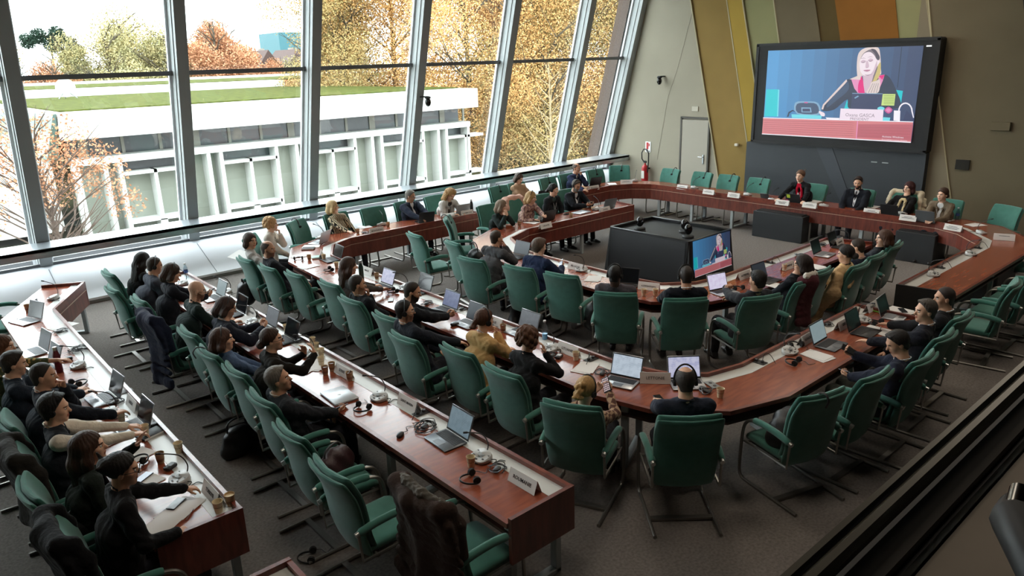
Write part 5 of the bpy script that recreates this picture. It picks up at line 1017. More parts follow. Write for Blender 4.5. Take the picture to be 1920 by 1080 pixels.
# head table
P_('P47', 'f5', (.16, .06, 1.29), (0, 2, 0), 'f', ('updo', '6b5040'), 'fair', ('blazer', '17181c', None, 'b0122c'), TBL(-1, .50, .18), TBL(1, .5, .40), 'scarfb5122f lan', 'person in black with red scarf at the head table below the screen')
P_('P48', 'f6', (.0, -.10, 1.25), (14, 12, 0), 'm', ('short', '2a1d17'), 'light', ('suit', '191c24'), LAP(-1), LAP(1), 'tie1a1c24', 'bearded person in dark suit and tie at the head table', beard='dark')
P_('P49', 'f7', (-.05, -.30, 1.21), (-20, 2, 0), 'f', ('bob', '3a1516'), 'fair', ('plain', '191718'), LAP(-1), ('lap', (.26, .1, .80)), 'scarfc9b58c', 'person with dark red hair and long pale scarf at the head table')
P_('P50', 'f8', (.0, .0, 1.22), (-16, 2, 0), 'f', ('bun', '3f2b1f'), 'fair', ('blazer', '6e6151', None, 'dcdcdc'), TBL(-1, .36, .05), TBL(1, .36, .08), 'lan', 'person in brown blazer with hands folded at the right end of head table')
# ------------------------------------------------------------------ things on the tables
T0 = table('table corner with raised rim peeping in at the bottom edge, left of centre', [(1.52, 1.2), (1.52, 4.04)], [(0.92, 1.2), (0.92, 4.04)], [(0, .97), (0, .4)])
silver = mat('laptop_silver', 'b9bcc0', rough=.35, metal=.6); lgrey = mat('laptop_grey', '6e7378', rough=.4, metal=.5); lblack = mat('laptop_black', '1b1c1f', rough=.45); keys = mat('keyboard_dark', '2b2c2f', rough=.6); keys_l = mat('keyboard_pale', '8e9297', rough=.6)
scr_off = mat('screen_off', '15171b', rough=.15); scr_dark = mat('screen_dim', '2a2d33', rough=.2)
def page(name, base, ink, s, scale=26):
    if name in MATS: return MATS[name]
    m = emis(name, base, s); nt = m.node_tree; b = nt.nodes['Principled BSDF']; tc = nt.nodes.new('ShaderNodeTexCoord'); w = nt.nodes.new('ShaderNodeTexWave'); w.bands_direction = 'Z'; w.inputs['Scale'].default_value = scale; w.inputs['Distortion'].default_value = .4
    n = nt.nodes.new('ShaderNodeTexNoise'); n.inputs['Scale'].default_value = 18; x = nt.nodes.new('ShaderNodeMath'); x.operation = 'MULTIPLY'; r = nt.nodes.new('ShaderNodeValToRGB'); r.color_ramp.elements[0].color = lin(base); r.color_ramp.elements[1].color = lin(ink); r.color_ramp.elements[0].position = .42; r.color_ramp.elements[1].position = .55
    nt.links.new(tc.outputs['Object'], w.inputs[0]); nt.links.new(tc.outputs['Object'], n.inputs['Vector']); nt.links.new(w.outputs['Fac'], x.inputs[0]); nt.links.new(n.outputs['Fac'], x.inputs[1]); nt.links.new(x.outputs[0], r.inputs[0]); nt.links.new(r.outputs[0], b.inputs['Emission Color']); return m
def screen_mat(k):
    return {'off': scr_off, 'dark': scr_off, 'slate': page('page_slate', '39424c', '414b56', .5), 'pale': page('page_pale', '8ea0a4', '7b8d94', .75), 'doc': page('page_doc', '6c7278', '4f555c', .7), 'app': page('page_app', '6f838e', '4e606c', .8), 'blue': page('page_blue', '5d668f', '8289ad', .7), 'web': page('page_web', 'c3c4dc', '6a74b0', .85),
            'grey': page('page_grey', '55585f', '6d7077', .7), 'docs': page('page_docs', 'b9c6d4', '8895a6', .9), 'page': page('page_pink', 'd4cfe6', 'b596c4', .95), 'lid': scr_off, 'note': scr_off}[k]
PM = {}
def once(key, fn):
    if key not in PM: PM[key] = fn()
    return PM[key]
def laptop(t, ex):
    body, sc = ex.split(':'); bm = {'silver': silver, 'grey': lgrey, 'black': lblack}[body]; W2, D2 = .165, .115
    def base(): b = MB(); b.box((0, -.01, .009), (2*W2, 2*D2, .014), 0, .004); return b.mesh('base', bm)
    def kb():
        b = MB(); b.box((0, .035, .0165), (.285, .105, .002))
        for i in range(5):
            for j in range(14): b.box((-.132+j*.0203, .0765-i*.0205, .0182), (.0165, .0165, .0022))
        return b.mesh('keyboard', keys_l if body == 'silver' and sc in ('off', 'dark', 'slate') else keys)
    def tp(): return MB().box((0, -.078, .0165), (.105, .062, .0015)).mesh('trackpad', lgrey if body != 'black' else keys)
    link('base', once('lb'+body, base), t); kbo = link('keyboard', once('lk'+ex, kb), t); link('trackpad', once('lt'+body, tp), t)
    def lid(): b = MB(); b.box((0, .004, .115), (2*W2, .008, .23), 0, .003); return b.mesh('lid', bm)
    l = link('lid', once('ll'+body, lid), t); l.location = (0, .108, .016); l.rotation_euler = (-.35, 0, 0)
    def dsp(): return MB().box((0, -.0012, .118), (.308, .0012, .196)).mesh('display', screen_mat(sc))
    link('display', once('ld'+sc, dsp), l)
    def bz(): return MB().box((0, -.0005, .115), (.324, .0012, .224)).mesh('bezel', lblack)
    link('bezel', once('lz', bz), l)
    if sc == 'note': link('sticky_note', MB().box((.09, .0092, .17), (.075, .0012, .075)).mesh('sticky_note', mat('note_yellow', 'b6c73e', rough=.8)), l); link('sticker', MB().box((.13, .0092, .06), (.05, .0012, .05), 0, .0).mesh('sticker', mat('sticker_magenta', 'a03468', rough=.6)), l)
card_m = mat('card_white', 'dcd8d4', rough=.75); ink_m = mat('ink_black', '17171a', rough=.7)
def card(t, txt):
    w = .30; hgt = .105
    def body():
        b = MB(); b.loft([[(x, -.040, 0), (x, -.0385, 0), (x, 0, hgt-.003), (x, .0385, 0), (x, .040, 0), (x, .002, hgt), (x, -.002, hgt)] for x in (-w/2, w/2)]); return b.mesh('card', card_m, smooth=False)
    link('card_body', once('card', body), t); an = math.atan2(.038, hgt)
    for s in (-1, 1):
        M = Matrix.Rotation(0 if s < 0 else PI, 4, 'Z') @ Matrix.Translation((0, -.0212, hgt*.5+.0)) @ Matrix.Rotation(PI/2-an, 4, 'X')
        if txt.strip('-.') == '':
            b = MB()
            for k in range(len(txt)): b.box((0, .018-.022*k, .0008), ((.15, .22, .18)[k % 3], .007, .0008))
            o = link('lettering', once('dash'+txt, lambda: b.mesh('lettering', ink_m, smooth=False)), t)
        else:
            n = max(len(q) for q in txt.split('\n')); sz = min(.040, .36/max(n, 1)) if '\n' not in txt else min(.030, .36/n)
            o = link('lettering', once('tx'+txt, lambda: text_mesh(txt, sz, ink_m, bold=.00025)), t)
        o.matrix_local = M @ Matrix.Translation((0, 0, .0012))
cup_m = mat('paper_cup', 'e0cfae', rough=.7); cup_b = mat('paper_cup_brown', 'bb9f7c', rough=.7); cup_w = mat('cup_white', 'e2dfda', rough=.5); coffee = mat('coffee', '5b3a22', rough=.25); foam = mat('coffee_foam', 'd3b98c', rough=.5); band_m = mat('cup_band', '8d6a54', rough=.7)
def cup(t, ex):
    m = {'plain': cup_m, 'brown': cup_b, 'white': cup_w, 'coffee': cup_b}[ex]
    def bd(): b = MB(); b.lathe([(.0, .003), (.026, .0), (.037, .088), (.039, .090), (.0385, .093), (.036, .092), (.026, .02), (.0, .018)], 20); return b.mesh('cup_body', m)
    link('cup_body', once('cup'+ex, bd), t)
    link('drink', once('drink'+ex, lambda: MB().lathe([(0, 0), (.034, .0), (.034, .002), (0, .0021)], 16, (0, 0, .078 if ex in ('brown', 'coffee') else .05)).mesh('drink', foam if ex == 'coffee' else coffee)), t)
    if ex in ('brown', 'coffee'): link('band', once('band', lambda: MB().lathe([(.0285, .018), (.0335, .045), (.0340, .045), (.0290, .018)], 20).mesh('band', band_m)), t)
con_m = mat('console_silver', 'c4c5c4', rough=.4); con_d = mat('console_dark', '3b3a3c', rough=.5); grill = mat('console_grille', '8f9394', rough=.6)
def console(t, ex):
    def base():
        rings = [[(.092*k*math.copysign(abs(math.cos(a))**.7, math.cos(a)), .075*k*math.copysign(abs(math.sin(a))**.7, math.sin(a)), z+.25*.075*math.sin(a)*q) for a in [2*PI*i/28 for i in range(28)]] for k, z, q in ((.95, .004, 0), (1.0, .012, 0), (1.0, .034, .6), (.9, .044, 1), (.1, .046, 1))]
        return MB().loft(rings).mesh('base', con_m)
    link('base', once('cb', base), t); link('foot', once('cf', lambda: MB().lathe([(0, 0), (.078, 0), (.084, .012), (0, .012)], 24).mesh('foot', con_d)), t)
    link('speaker_grille', once('cg', lambda: MB().lathe([(0, 0), (.034, 0), (.036, .004), (0, .006)], 20, (0, .01, .047)).mesh('speaker_grille', grill)), t)
    def bt():
        b = MB()
        for x, y in ((-.062, .025), (.062, .025), (-.058, -.03), (.058, -.03), (0, -.055)): b.box((x, y, .043+.25*y*.9), (.020, .012, .006))
        return b.mesh('button', con_d)
    link('button', once('cbt', bt), t)
    def neck(): b = MB(); b.tube(spl([(.0, .06, .045), (.0, .075, .12), (-.02, .03, .21), (-.05, -.09, .26)], 6), .0052, 7); return b.mesh('gooseneck', con_d)
    g = link('gooseneck', once('cn', neck), t); link('mic_tip', once('ct', lambda: MB().tube([(-.05, -.09, .26), (-.057, -.125, .268)], [.009, .008], 10).mesh('mic_tip', black_m)), g)
    def cab(): b = MB(); b.tube(spl([(.08, .03, .02), (.13, .05, .03), (.15, .01, .006), (.12, .09, .006), (.16, .12, .004)], 5), .0035, 6); return b.mesh('cable', black_m)
    link('cable', once('cc', cab), t)
def headset(t, ex):
    pad = mat('ear_foam', '101011', rough=.9); hm = mat('headset_black', '17181a', rough=.45)
    def band(): b = MB(); b.tube([(.075*math.cos(a), .095*math.sin(a), .012+.012*math.sin(a)) for a in np.linspace(-.15, PI+.15, 22)], .0055, 6, flat=1.6); return b.mesh('band', hm)
    link('band', once('hb', band), t)
    for s in (-1, 1):
        o = link('ear_cushion', once('hp%d' % s, lambda: MB().tube([(s*.074, -.02, .032), (s*.050, -.022, .034)], [.031, .028], 16).mesh('ear_cushion', pad)), t)
    def cab(): b = MB(); b.tube(spl([(.076, -.03, .02), (.10, -.08, .005), (.05, -.13, .004), (.12, -.17, .004)], 5), .0028, 5); return b.mesh('cable', hm)
    link('cable', once('hc', cab), t)
def phone(t, ex):
    link('case', once('pc', lambda: MB().box((0, 0, .0045), (.074, .154, .009), 0, .004).mesh('case', lblack)), t)
    m = {'lit': page('page_phone', 'b8c4d2', '7e8ca0', .9), 'pale': mat('phone_pale', 'a9aca8', rough=.3), None: scr_off, 'grid': emis('page_grid', '1b1c22', .5)}[ex]
    dsp = link('display', once('pd%s' % ex, lambda: MB().box((0, 0, .0093), (.066, .144, .0008)).mesh('display', m)), t)
    if ex == 'grid':
        b = MB()
        for i in range(4):
            for j in range(7): b.box((-.024+.016*i, -.057+.019*j, .0099), (.011, .012, .0008))
        b.build('icon_grid', emis('icon_pink', 'dcc4c8', .9), dsp)
paper_m = page('paper_printed', 'dedbd8', 'a9a6a4', .0, 34); paper_m.node_tree.nodes['Principled BSDF'].inputs['Roughness'].default_value = .8
def _paper():
    nt = paper_m.node_tree; b = nt.nodes['Principled BSDF']; l = b.inputs['Emission Color'].links[0]; src = l.from_socket; nt.links.remove(l); nt.links.new(src, b.inputs['Base Color']); w = [n for n in nt.nodes if n.type == 'TEX_WAVE'][0]; w.bands_direction = 'Y'
_paper(); plain_paper = mat('paper_plain', 'e2dfdc', rough=.8)
def sheet(t, ex):
    link('page', once('pg', lambda: MB().box((0, 0, .0015), (.21, .297, .003)).mesh('page', paper_m)), t); o = link('page', once('pg2', lambda: MB().box((.012, .02, .0042), (.20, .27, .002), .12).mesh('page', plain_paper)), t)
    if ex == 'green': link('cover', MB().box((-.05, .05, .0075), (.16, .20, .003), .3).mesh('cover', mat('leaflet_green', '7fb23a', rough=.6)), t)
def notebook(t, ex):
    m = mat('pouch_orange', 'a85a34', rough=.7) if ex else (mat('book_mint', '9cc7b4', rough=.6) if 'mint' in t['label'] else mat('notebook_black', '1e1f22', rough=.6))
    MB().box((0, 0, .012), (.15, .22, .024) if not ex else (.20, .13, .045), 0, .006).build('cover', m, t); MB().box((.004, 0, .012), (.145, .214, .017)).build('page_block', plain_paper, t)
def bottle(t, ex):
    if ex in ('flask', 'black', 'green'):
        m = {'flask': mat('flask_burgundy', '5d1f2b', rough=.35, metal=.3), 'black': mat('flask_black', '1d1e20', rough=.4), 'green': mat('flask_green', '23352e', rough=.3)}[ex]
        MB().lathe([(0, 0), (.035, 0), (.037, .01), (.036, .19), (.024, .235), (.02, .25), (0, .25)], 20).build('body', m, t); MB().lathe([(0, .25), (.022, .25), (.022, .285), (.02, .29), (0, .29)], 16).build('cap', mat('cap_steel', 'b6b4b2', rough=.3, metal=.8), t)
    else:
        g = glass('bottle_plastic', (.80, .88, .92), .14) if ex != 'white' else mat('bottle_white', 'dcdad4', rough=.4)
        MB().lathe([(0, .002), (.03, 0), (.033, .01), (.031, .07), (.033, .12), (.031, .16), (.014, .20), (.013, .215), (0, .215)], 18).build('body', g, t); MB().lathe([(0, .213), (.016, .213), (.016, .232), (0, .232)], 14).build('cap', mat('cap_white', 'e4e6ea', rough=.4), t)
        if ex == 'blue': MB().lathe([(0, .004), (.029, .003), (.0305, .07), (0, .07)], 18).build('liquid', mat('liquid_blue', '4fa3d6', rough=.15), t)
        elif ex == 'water': MB().lathe([(.0335, .075), (.0342, .12), (.0338, .12), (.0330, .075)], 18).build('wrapper', mat('wrapper_blue', '3a5a9c', rough=.4), t)
def socket(t, ex):
    MB().box((0, 0, .004), (.09, .16, .008), 0, .003).build('plate', black_m if ex == 'black' else grill, t)
    for y in (-.04, .03): MB().lathe([(0, .008), (.018, .008), (.016, .03 if ex == 'black' else .012), (0, .03 if ex == 'black' else .012)], 12, (0, y, 0)).build('plug', con_d, t)
    if ex == 'black': b = MB(); b.tube(spl([(0, -.04, .03), (.02, -.05, .10), (.06, -.09, .09), (.07, -.15, .01)], 5), .0035, 6); b.build('cable', black_m, t)
def cables(t, ex):
    g = random.Random(len(t['label'])); n = 4 if ex == 'big' else 2; R = .11 if ex == 'big' else .08
    for k in range(n):
        P = [(R*(.5+.5*g.random())*math.cos(2*PI*j/7+k)+.02*k, R*1.2*(.5+.5*g.random())*math.sin(2*PI*j/7+k), .006+.008*((j+k) % 4)) for j in range(11)]; b = MB(); b.tube(spl(P, 4), .0038, 5); b.build('cable', black_m if k % 2 == 0 or ex == 'big' else lgrey, t)
    MB().box((.02, -.01, .014), (.045, .075, .026), .5, .006).build('plug_block', lblack, t)
def adapter(t, ex):
    MB().box((0, 0, .016), (.06, .10, .032), 0, .006).build('body', lblack, t); MB().box((0, .01, .0325), (.045, .05, .002)).build('top_plate', con_m if 'white' in t['label'] else con_d, t)
def mouse(t, ex):
    MB().ball((0, 0, .012), (.03, .05, .022), 14, 8).build('body', lblack, t); b = MB(); b.tube(spl([(0, .05, .01), (.02, .1, .004), (-.02, .16, .004), (.05, .2, .004)], 5), .0028, 5); b.build('cable', black_m, t)
def pen(t, ex): MB().tube([(0, -.07, .006), (0, .05, .006), (0, .07, .006)], [.004, .0048, .002], 8).build('barrel', mat('pen_brown', '6e3a2c', rough=.4) if 'brown' in t['label'] else lblack, t); MB().box((.0, .045, .0115), (.004, .04, .002)).build('clip', silver, t)
def tablet(t, ex):
    if 'voting' in t['label']: MB().box((0, -.03, .02), (.20, .14, .04), 0, .01).build('base', con_d, t); b = MB(); b.box((0, 0, .08), (.20, .02, .13), 0, .006); o = b.build('screen_unit', con_d, t); o.location = (0, .03, .02); o.rotation_euler = (-.5, 0, 0); MB().box((0, -.0105, .085), (.17, .002, .09)).build('display', scr_off, o)
    else:
        for s in (-1, 1): o = MB().box((0, 0, .09), (.14, .008, .18), 0, .003).build('leaf', mat('tablet_slate', '2c3440', rough=.5), t); o.location = (0, s*.04, 0); o.rotation_euler = (s*.25, 0, 0)
def closed_laptop(t, ex):
    MB().box((0, 0, .006), (.36, .25, .012), 0, .004).build('base', silver, t); l = MB().box((0, 0, .016), (.36, .25, .008), 0, .003).build('lid', mat('lid_bright', 'c9cdd2', rough=.35, metal=.4), t)
    if 'star' in t['label']: b = MB(); b.box((0, 0, .0205), (.05, .012, .001), .5); b.box((0, 0, .0205), (.012, .05, .001), .5); b.build('emblem', mat('emblem_white', 'f4f6f8', rough=.3), l)
BUILD = dict(laptop=laptop, card=card, cup=cup, console=console, headset=headset, phone=phone, sheet=sheet, notebook=notebook, bottle=bottle, socket=socket, cables=cables, adapter=adapter, mouse=mouse, pen=pen, tablet=tablet, closed_laptop=closed_laptop)
NAMES = dict(card='name_card', cup='paper_cup', console='microphone_console', phone='mobile_phone', sheet='paper_sheet', socket='socket_plate', cables='cable_coil', adapter='power_adapter', mouse='computer_mouse', closed_laptop='closed_laptop', laptop='laptop', headset='headset', notebook='notebook', bottle='bottle', pen='pen', tablet='tablet')
CATS = dict(card='name card', cup='cup', console='microphone', phone='phone', sheet='paper', socket='socket', cables='cable', adapter='charger', mouse='mouse', closed_laptop='laptop')
GRP = dict(laptop='laptops on the tables', card='name cards on the tables', cup='paper cups on the tables', console='microphone consoles on the tables', headset='headsets lying on the tables', phone='phones on the tables', sheet='papers on the tables', socket='sockets in the table trays', cables='cables on the tables')
ITEMS = [
('laptop', 1.14, 11.11, 20, 'open silver laptop by the kink of the left foreground table', 'silver:off'),
('phone', 1.02, 11.3, 60, 'dark phone beside the silver laptop near the window, left table'),
('cup', 1.24, 11.63, 0, 'brown-banded paper cup near the window on the left table', 'brown'),
('tablet', 1.33, 11.48, -30, 'dark folded tablet standing upright behind the brown-banded cup'),
('console', 1.62, 12.01, -27, 'microphone console alone at the window end of the left table'),
('laptop', 0.99, 9.73, 8, 'open laptop whose dark lid hides part of the left table', 'silver:dark'),
('laptop', 0.98, 9.12, 8, 'open pale laptop before the burgundy bottle on the left table', 'silver:dark'),
('bottle', 1.1, 8.85, 0, 'tall burgundy flask on the left foreground table', 'flask'),
('console', 1.28, 8.86, 0, 'microphone console right of the burgundy flask on the left table'),
('cables', 1.42, 9.45, 0, 'tangle of black cables and plugs on the cable tray, left table by the flask', 'big'),
('cables', 1.38, 10.33, 0, 'loose grey cables on the cable tray near the kink of left table', 'small'),
('sheet', 1.45, 10.53, 20, 'white sheet lying at the kink of the left table'),
('adapter', 1.24, 9.18, 0, 'small black charger box between flask and console, left table'),
('headset', 1.16, 8.31, 20, 'black headset with looped cable in front of cropped-hair man, left table'),
('adapter', 1.13, 8.1, 10, 'black receiver box beneath the looped headset, left table'),
('laptop', 1.26, 7.72, 4, "wide silver laptop under the navy-suited man's hand, left table", 'silver:dark'),
('socket', 1.47, 7.76, 0, 'grey socket plate behind the wide silver laptop, left table', 'grey'),
('card', 1.44, 7.31, 0, 'name card of the left table seen edge-on between two laptops', 'SUÈDE'),
('phone', 1.12, 7.34, 10, 'dark tablet-sized phone just right of the typing hand, left table'),
('console', 1.22, 7.3, 0, 'microphone console half hidden behind a paper cup, left table'),
('cup', 1.27, 7.07, 0, 'paper cup in front of the half hidden console, left table', 'plain'),
('laptop', 1.29, 6.86, 2, 'open laptop with pale trackpad area before the waistcoat, left table', 'silver:dark'),
('cup', 1.34, 6.56, 0, 'paper cup standing on the black notebook, left table', 'plain', 0.785),
('notebook', 1.39, 6.6, 18, 'closed black notebook under a paper cup, left table'),
('adapter', 1.45, 6.75, 0, 'dark charger box on the tray behind the black notebook, left table'),
('sheet', 1.09, 6.76, 8, 'printed sheet in front of the waistcoat, left table'),
('sheet', 1.15, 6.29, 14, 'pale folder with black edge near the raised hand, left table'),
('cup', 1.3, 6.02, 0, 'larger brown paper cup between folders, left table', 'brown'),
('cup', 1.47, 6.09, 0, 'empty-looking paper cup alone on the tray of the left table', 'plain'),
('headset', 1.16, 6.16, 40, 'black headset partly behind the pinned-up hair, left table'),
('sheet', 1.07, 5.79, 12, 'stack of printed sheets under a bright phone, left table'),
('phone', 1.12, 5.86, 35, 'phone with bright screen lying on printed sheets, left table', 'lit', 0.757),
('adapter', 1.33, 5.87, 30, 'small brown pouch beside the large brown cup, left table'),
('console', 1.32, 5.61, 0, 'microphone console under the reaching hand by the TÜRKIYE card'),
('card', 1.43, 5.19, 0, 'TÜRKIYE name card at the near end of the left table', 'TÜRKIYE'),
('sheet', 1.19, 5.21, 28, 'printed sheet under the dark phone near the table end, left table'),
('phone', 1.19, 5.29, 38, 'dark phone lying on a printed sheet near the table end, left table', None, 0.757),
('pen', 1.22, 5.08, 50, 'brown pen at the near end of the left table'),
('sheet', 1.02, 5.1, 30, 'blank sheet under the fist at the near end of the left table'),
('cup', 1.39, 4.97, 0, 'shorter paper cup of the pair beside the TÜRKIYE card', 'plain'),
('cup', 1.49, 5.0, 0, 'coffee-filled paper cup at the corner beside the TÜRKIYE card', 'coffee'),
('bottle', 3.39, 11.7, 0, 'clear water bottle with blue band at the window end of the straight table', 'water'),
('console', 3.21, 11.35, 0, 'microphone console beside the blue-banded bottle'),
('sheet', 3.2, 11.09, 0, 'white sheet near the blue-banded bottle'),
('laptop', 3.27, 10.27, 0, 'open laptop with pale screen before the bald man', 'silver:pale'),
('console', 3.51, 10.38, 0, "microphone console on the tray right of the bald man's laptop"),
('laptop', 3.2, 9.37, 0, 'dark-screened laptop before the long-haired man', 'black:dark'),
('card', 3.38, 9.11, 0, 'ESPAGNE name card on the straight table', 'ESPAGNE'),
('console', 3.24, 8.82, 0, 'microphone console right below the ESPAGNE card'),
('sheet', 3.21, 9.05, 10, 'white sheet left of the ESPAGNE card'),
('laptop', 3.25, 8.53, 0, 'laptop with ribbed grey document on screen, straight table', 'silver:doc'),
('mouse', 2.82, 8.39, 20, 'dark mouse beside the grey-document laptop, straight table'),
('laptop', 3.24, 7.95, 0, 'dark laptop facing the bun-haired woman, straight table', 'black:dark'),
('cup', 3.43, 8.22, 0, 'paper cup behind the dark laptop lid, far left one of a row, straight table', 'plain'),
('cup', 3.43, 8.06, 0, 'paper cup behind the dark laptop lid, second of a row, straight table', 'plain'),
('cup', 3.45, 7.57, 0, 'paper cup in the line by the tray before the raised hands, first from the window', 'plain'),
('cup', 3.4, 7.38, 0, 'paper cup in the line by the tray before the raised hands, second from the window', 'plain'),
('cup', 3.36, 7.18, 0, 'paper cup in the line by the tray before the raised hands, third from the window', 'plain'),
('cup', 3.24, 6.95, 0, 'paper cup in the line by the tray before the raised hands, fourth from the window', 'plain'),
('cup', 3.15, 6.69, 0, 'left paper cup of the two before the SERBIE card', 'brown'),
('cup', 3.25, 6.73, 0, 'right paper cup of the two before the SERBIE card', 'brown'),
('cup', 3.26, 6.37, 0, 'paper cup just right of the SERBIE card', 'brown'),
('console', 3.26, 7.3, 0, "microphone console before the bun-haired woman's hands"),
('sheet', 3.06, 6.98, 18, "printed brochure under the bun-haired woman's elbow"),
('sheet', 3.2, 6.97, 30, 'folded leaflet left of the two cups, straight table'),
('card', 3.28, 6.53, 0, 'SERBIE name card on the straight table', 'SERBIE'),
('closed_laptop', 2.99, 6.1, -4, 'closed silver laptop with white star mark on its lid'),
('console', 3.24, 5.77, 0, 'microphone console between closed laptop and SAINT-MARIN card'),
('card', 3.35, 5.42, 0, 'SAINT-MARIN name card on the straight table', 'SAINT-MARIN'),
('headset', 3.01, 5.69, 200, 'black headset lying before the closed silver laptop'),
('socket', 3.36, 5.23, 0, 'black socket plate with plug right of the SAINT-MARIN card', 'black'),
('mouse', 2.98, 5.0, 30, 'black corded mouse left of the cable coil, straight table'),
('cables', 3.23, 5.0, 0, 'coil of black cables behind the nearest laptop, straight table', 'big'),
('laptop', 3.22, 4.65, -3, 'large grey laptop with blue-grey screen nearest the camera', 'grey:app'),
('cup', 3.11, 4.17, 0, 'paper cup in front of the console by the ROUMANIE card', 'plain'),
('console', 3.24, 4.2, 0, 'microphone console nearest the camera, beside the ROUMANIE card'),
('headset', 2.99, 4.01, 160, 'black headset lying before the ROUMANIE card'),
('card', 3.23, 3.67, 0, 'ROUMANIE name card at the near end of the straight table', 'ROUMANIE'),
('cables', 3.39, 10.15, 0, "thin black leads on the tray behind the bald man's laptop", 'small'),
('cables', 3.38, 7.8, 0, 'black leads on the tray between dark laptop and line of cups', 'small'),
('cables', 3.23, 4.0, 0, 'short black lead running from the console to the ROUMANIE card', 'small'),
('cables', 1.33, 7.56, 0, 'thin leads between wide silver laptop and tray, left table', 'small'),
('card', 5.46, 11.24, -30, 'two-line name card at the window corner of the outer table', 'LES\nPAYS-BAS'),
('laptop', 5.93, 12.25, -60, 'slim tilted laptop before the hanging headset chair, window corner', 'silver:dark'),
('sheet', 5.7, 12.09, -40, 'white sheets and notebook left of the two-line card'),
('notebook', 5.57, 11.94, -40, 'thin black-edged notebook left of the two-line card'),
('sheet', 5.23, 11.61, -25, 'thick pad of paper before the white jacket'),
('notebook', 5.41, 11.25, -20, 'mint green book under the window-corner cup'),
('cup', 5.41, 11.05, 0, 'paper cup on the mint green book', 'plain'),
('cup', 5.22, 11.2, 0, 'clear brown drink cup left of the mint green book', 'brown'),
('laptop', 5.47, 10.93, -5, 'black laptop open at the window corner of the outer table', 'black:dark'),
('sheet', 5.02, 10.84, 0, 'white document before the cross-legged man'),
('headset', 5.11, 11.37, 60, 'black headset left of the mint green book'),
('cup', 5.31, 10.43, 0, 'white paper cup right of the black laptop at the window corner', 'plain'),
('headset', 5.14, 10.34, 170, 'black headset lying before the long-haired woman in grey-brown'),
('bottle', 5.26, 9.56, 0, 'tall dark green bottle right of the grey-brown knit', 'green'),
('card', 5.48, 9.74, 0, 'MALTE name card behind the dark green bottle', 'MALTE'),
('cup', 5.42, 9.39, 0, 'brown paper cup between MALTE card and bright laptop', 'brown'),
('laptop', 5.23, 8.99, 0, 'laptop with bright blue and white page before the grey-brown knit', 'grey:web'),
('headset', 5.23, 8.62, 170, 'black headset right of the bright-page laptop'),
('phone', 5.0, 8.34, 55, 'phone lying right of the seated man with fist at chin', 'pale'),
('console', 5.4, 8.63, 0, 'microphone console behind the bearded phone reader'),
('laptop', 5.46, 8.37, 0, "black laptop behind the bearded man's head", 'black:dark'),
('cables', 5.25, 7.84, 0, 'dark headset and cables left of the blue-document laptop', 'small'),
('laptop', 5.23, 7.45, 0, "laptop with blue document beside the bearded man's phone", 'grey:blue'),
('cables', 5.44, 7.32, 0, 'yellow-green and black cables right of the blue-document laptop', 'small'),
('laptop', 5.14, 6.82, 0, 'laptop with dark slate screen left of the ponytail', 'silver:slate'),
('adapter', 5.01, 6.9, 0, 'black charger box left of the slate-screen laptop'),
('card', 5.35, 6.54, 0, 'plain white name card hidden behind the ponytail', 'ITALIE'),
('cup', 5.28, 6.3, 0, 'paper cup between ponytail and grey-page laptop', 'brown'),
('laptop', 5.39, 6.12, 0, 'laptop with grey page behind the curly hair', 'silver:grey'),
('bottle', 5.46, 5.77, 0, 'clear plastic bottle of blue liquid by the curly-haired woman', 'blue'),
('console', 5.26, 5.49, 0, "microphone console right of the curly-haired woman's hand"),
('card', 5.34, 5.27, 0, 'LITUANIE name card on the outer table', 'LITUANIE'),
('adapter', 5.18, 5.26, 20, 'white-topped receiver box below the LITUANIE card'),
('cup', 5.27, 5.09, 0, 'paper cup at the corner of the LITUANIE card', 'plain'),
('socket', 5.39, 4.98, 0, 'black floor-box socket right of the LITUANIE card', 'black'),
('sheet', 5.18, 4.87, 20, 'printed leaflet with dark pictures below the black socket'),
('cables', 5.2, 4.66, 0, 'thin white charger and cable left of the laptop by the LETTONIE card', 'small'),
('laptop', 5.16, 4.37, 17, 'laptop with pale document left of the LETTONIE card', 'silver:docs'),
('card', 5.41, 4.14, 42, 'LETTONIE name card on the outer table bend', 'LETTONIE'),
('laptop', 5.58, 3.88, 50, "bright-screened laptop behind the balding man's head", 'silver:web'),
('phone', 5.14, 3.88, 60, 'black phone and charger left of the balding man'),
('cup', 5.57, 3.5, 0, "paper cup right of the balding man's laptop", 'plain'),
('socket', 5.75, 3.71, 70, 'white flush socket plate right of the balding man', 'grey'),
('socket', 6.56, 3.69, 90, 'black socket in the tray right of the bend', 'black'),
('cables', 5.5, 9.1, 0, 'black leads on the tray right of the bright-page laptop', 'small'),
('cables', 5.16, 5.35, 0, 'black leads between console and LITUANIE card', 'small'),
('cables', 5.26, 6.51, 0, 'black leads on the tray behind the ponytail', 'small'),
('cables', 5.56, 3.67, 60, "black lead right of the balding man's laptop", 'small'),
('console', 7.01, 3.59, 90, 'microphone console tangled with headset, right arm of outer table'),
('headset', 6.78, 3.41, 100, 'black headset lying in front of the tangled console, right arm'),
('headset', 7.22, 3.64, 60, 'pair of large black headphones behind the tangled console'),
('sheet', 7.13, 3.34, 80, 'printed sheet with white cable, right arm of outer table'),
('card', 7.42, 3.62, 92, 'HONGRIE name card on the right arm of the outer table', 'HONGRIE'),
('laptop', 7.51, 3.39, 92, 'grey laptop with pale blue screen on the right arm', 'grey:pale'),
('card', 8.13, 3.55, 92, 'GRÈCE name card behind the black laptop', 'GRÈCE'),
('laptop', 8.15, 3.3, 92, 'wide all-black laptop on the right arm', 'black:dark'),
('cup', 8.68, 3.64, 0, 'white cup behind the all-black laptop', 'white'),
('card', 8.96, 3.59, 92, 'FRANCE name card at the end of the right arm', 'FRANCE'),
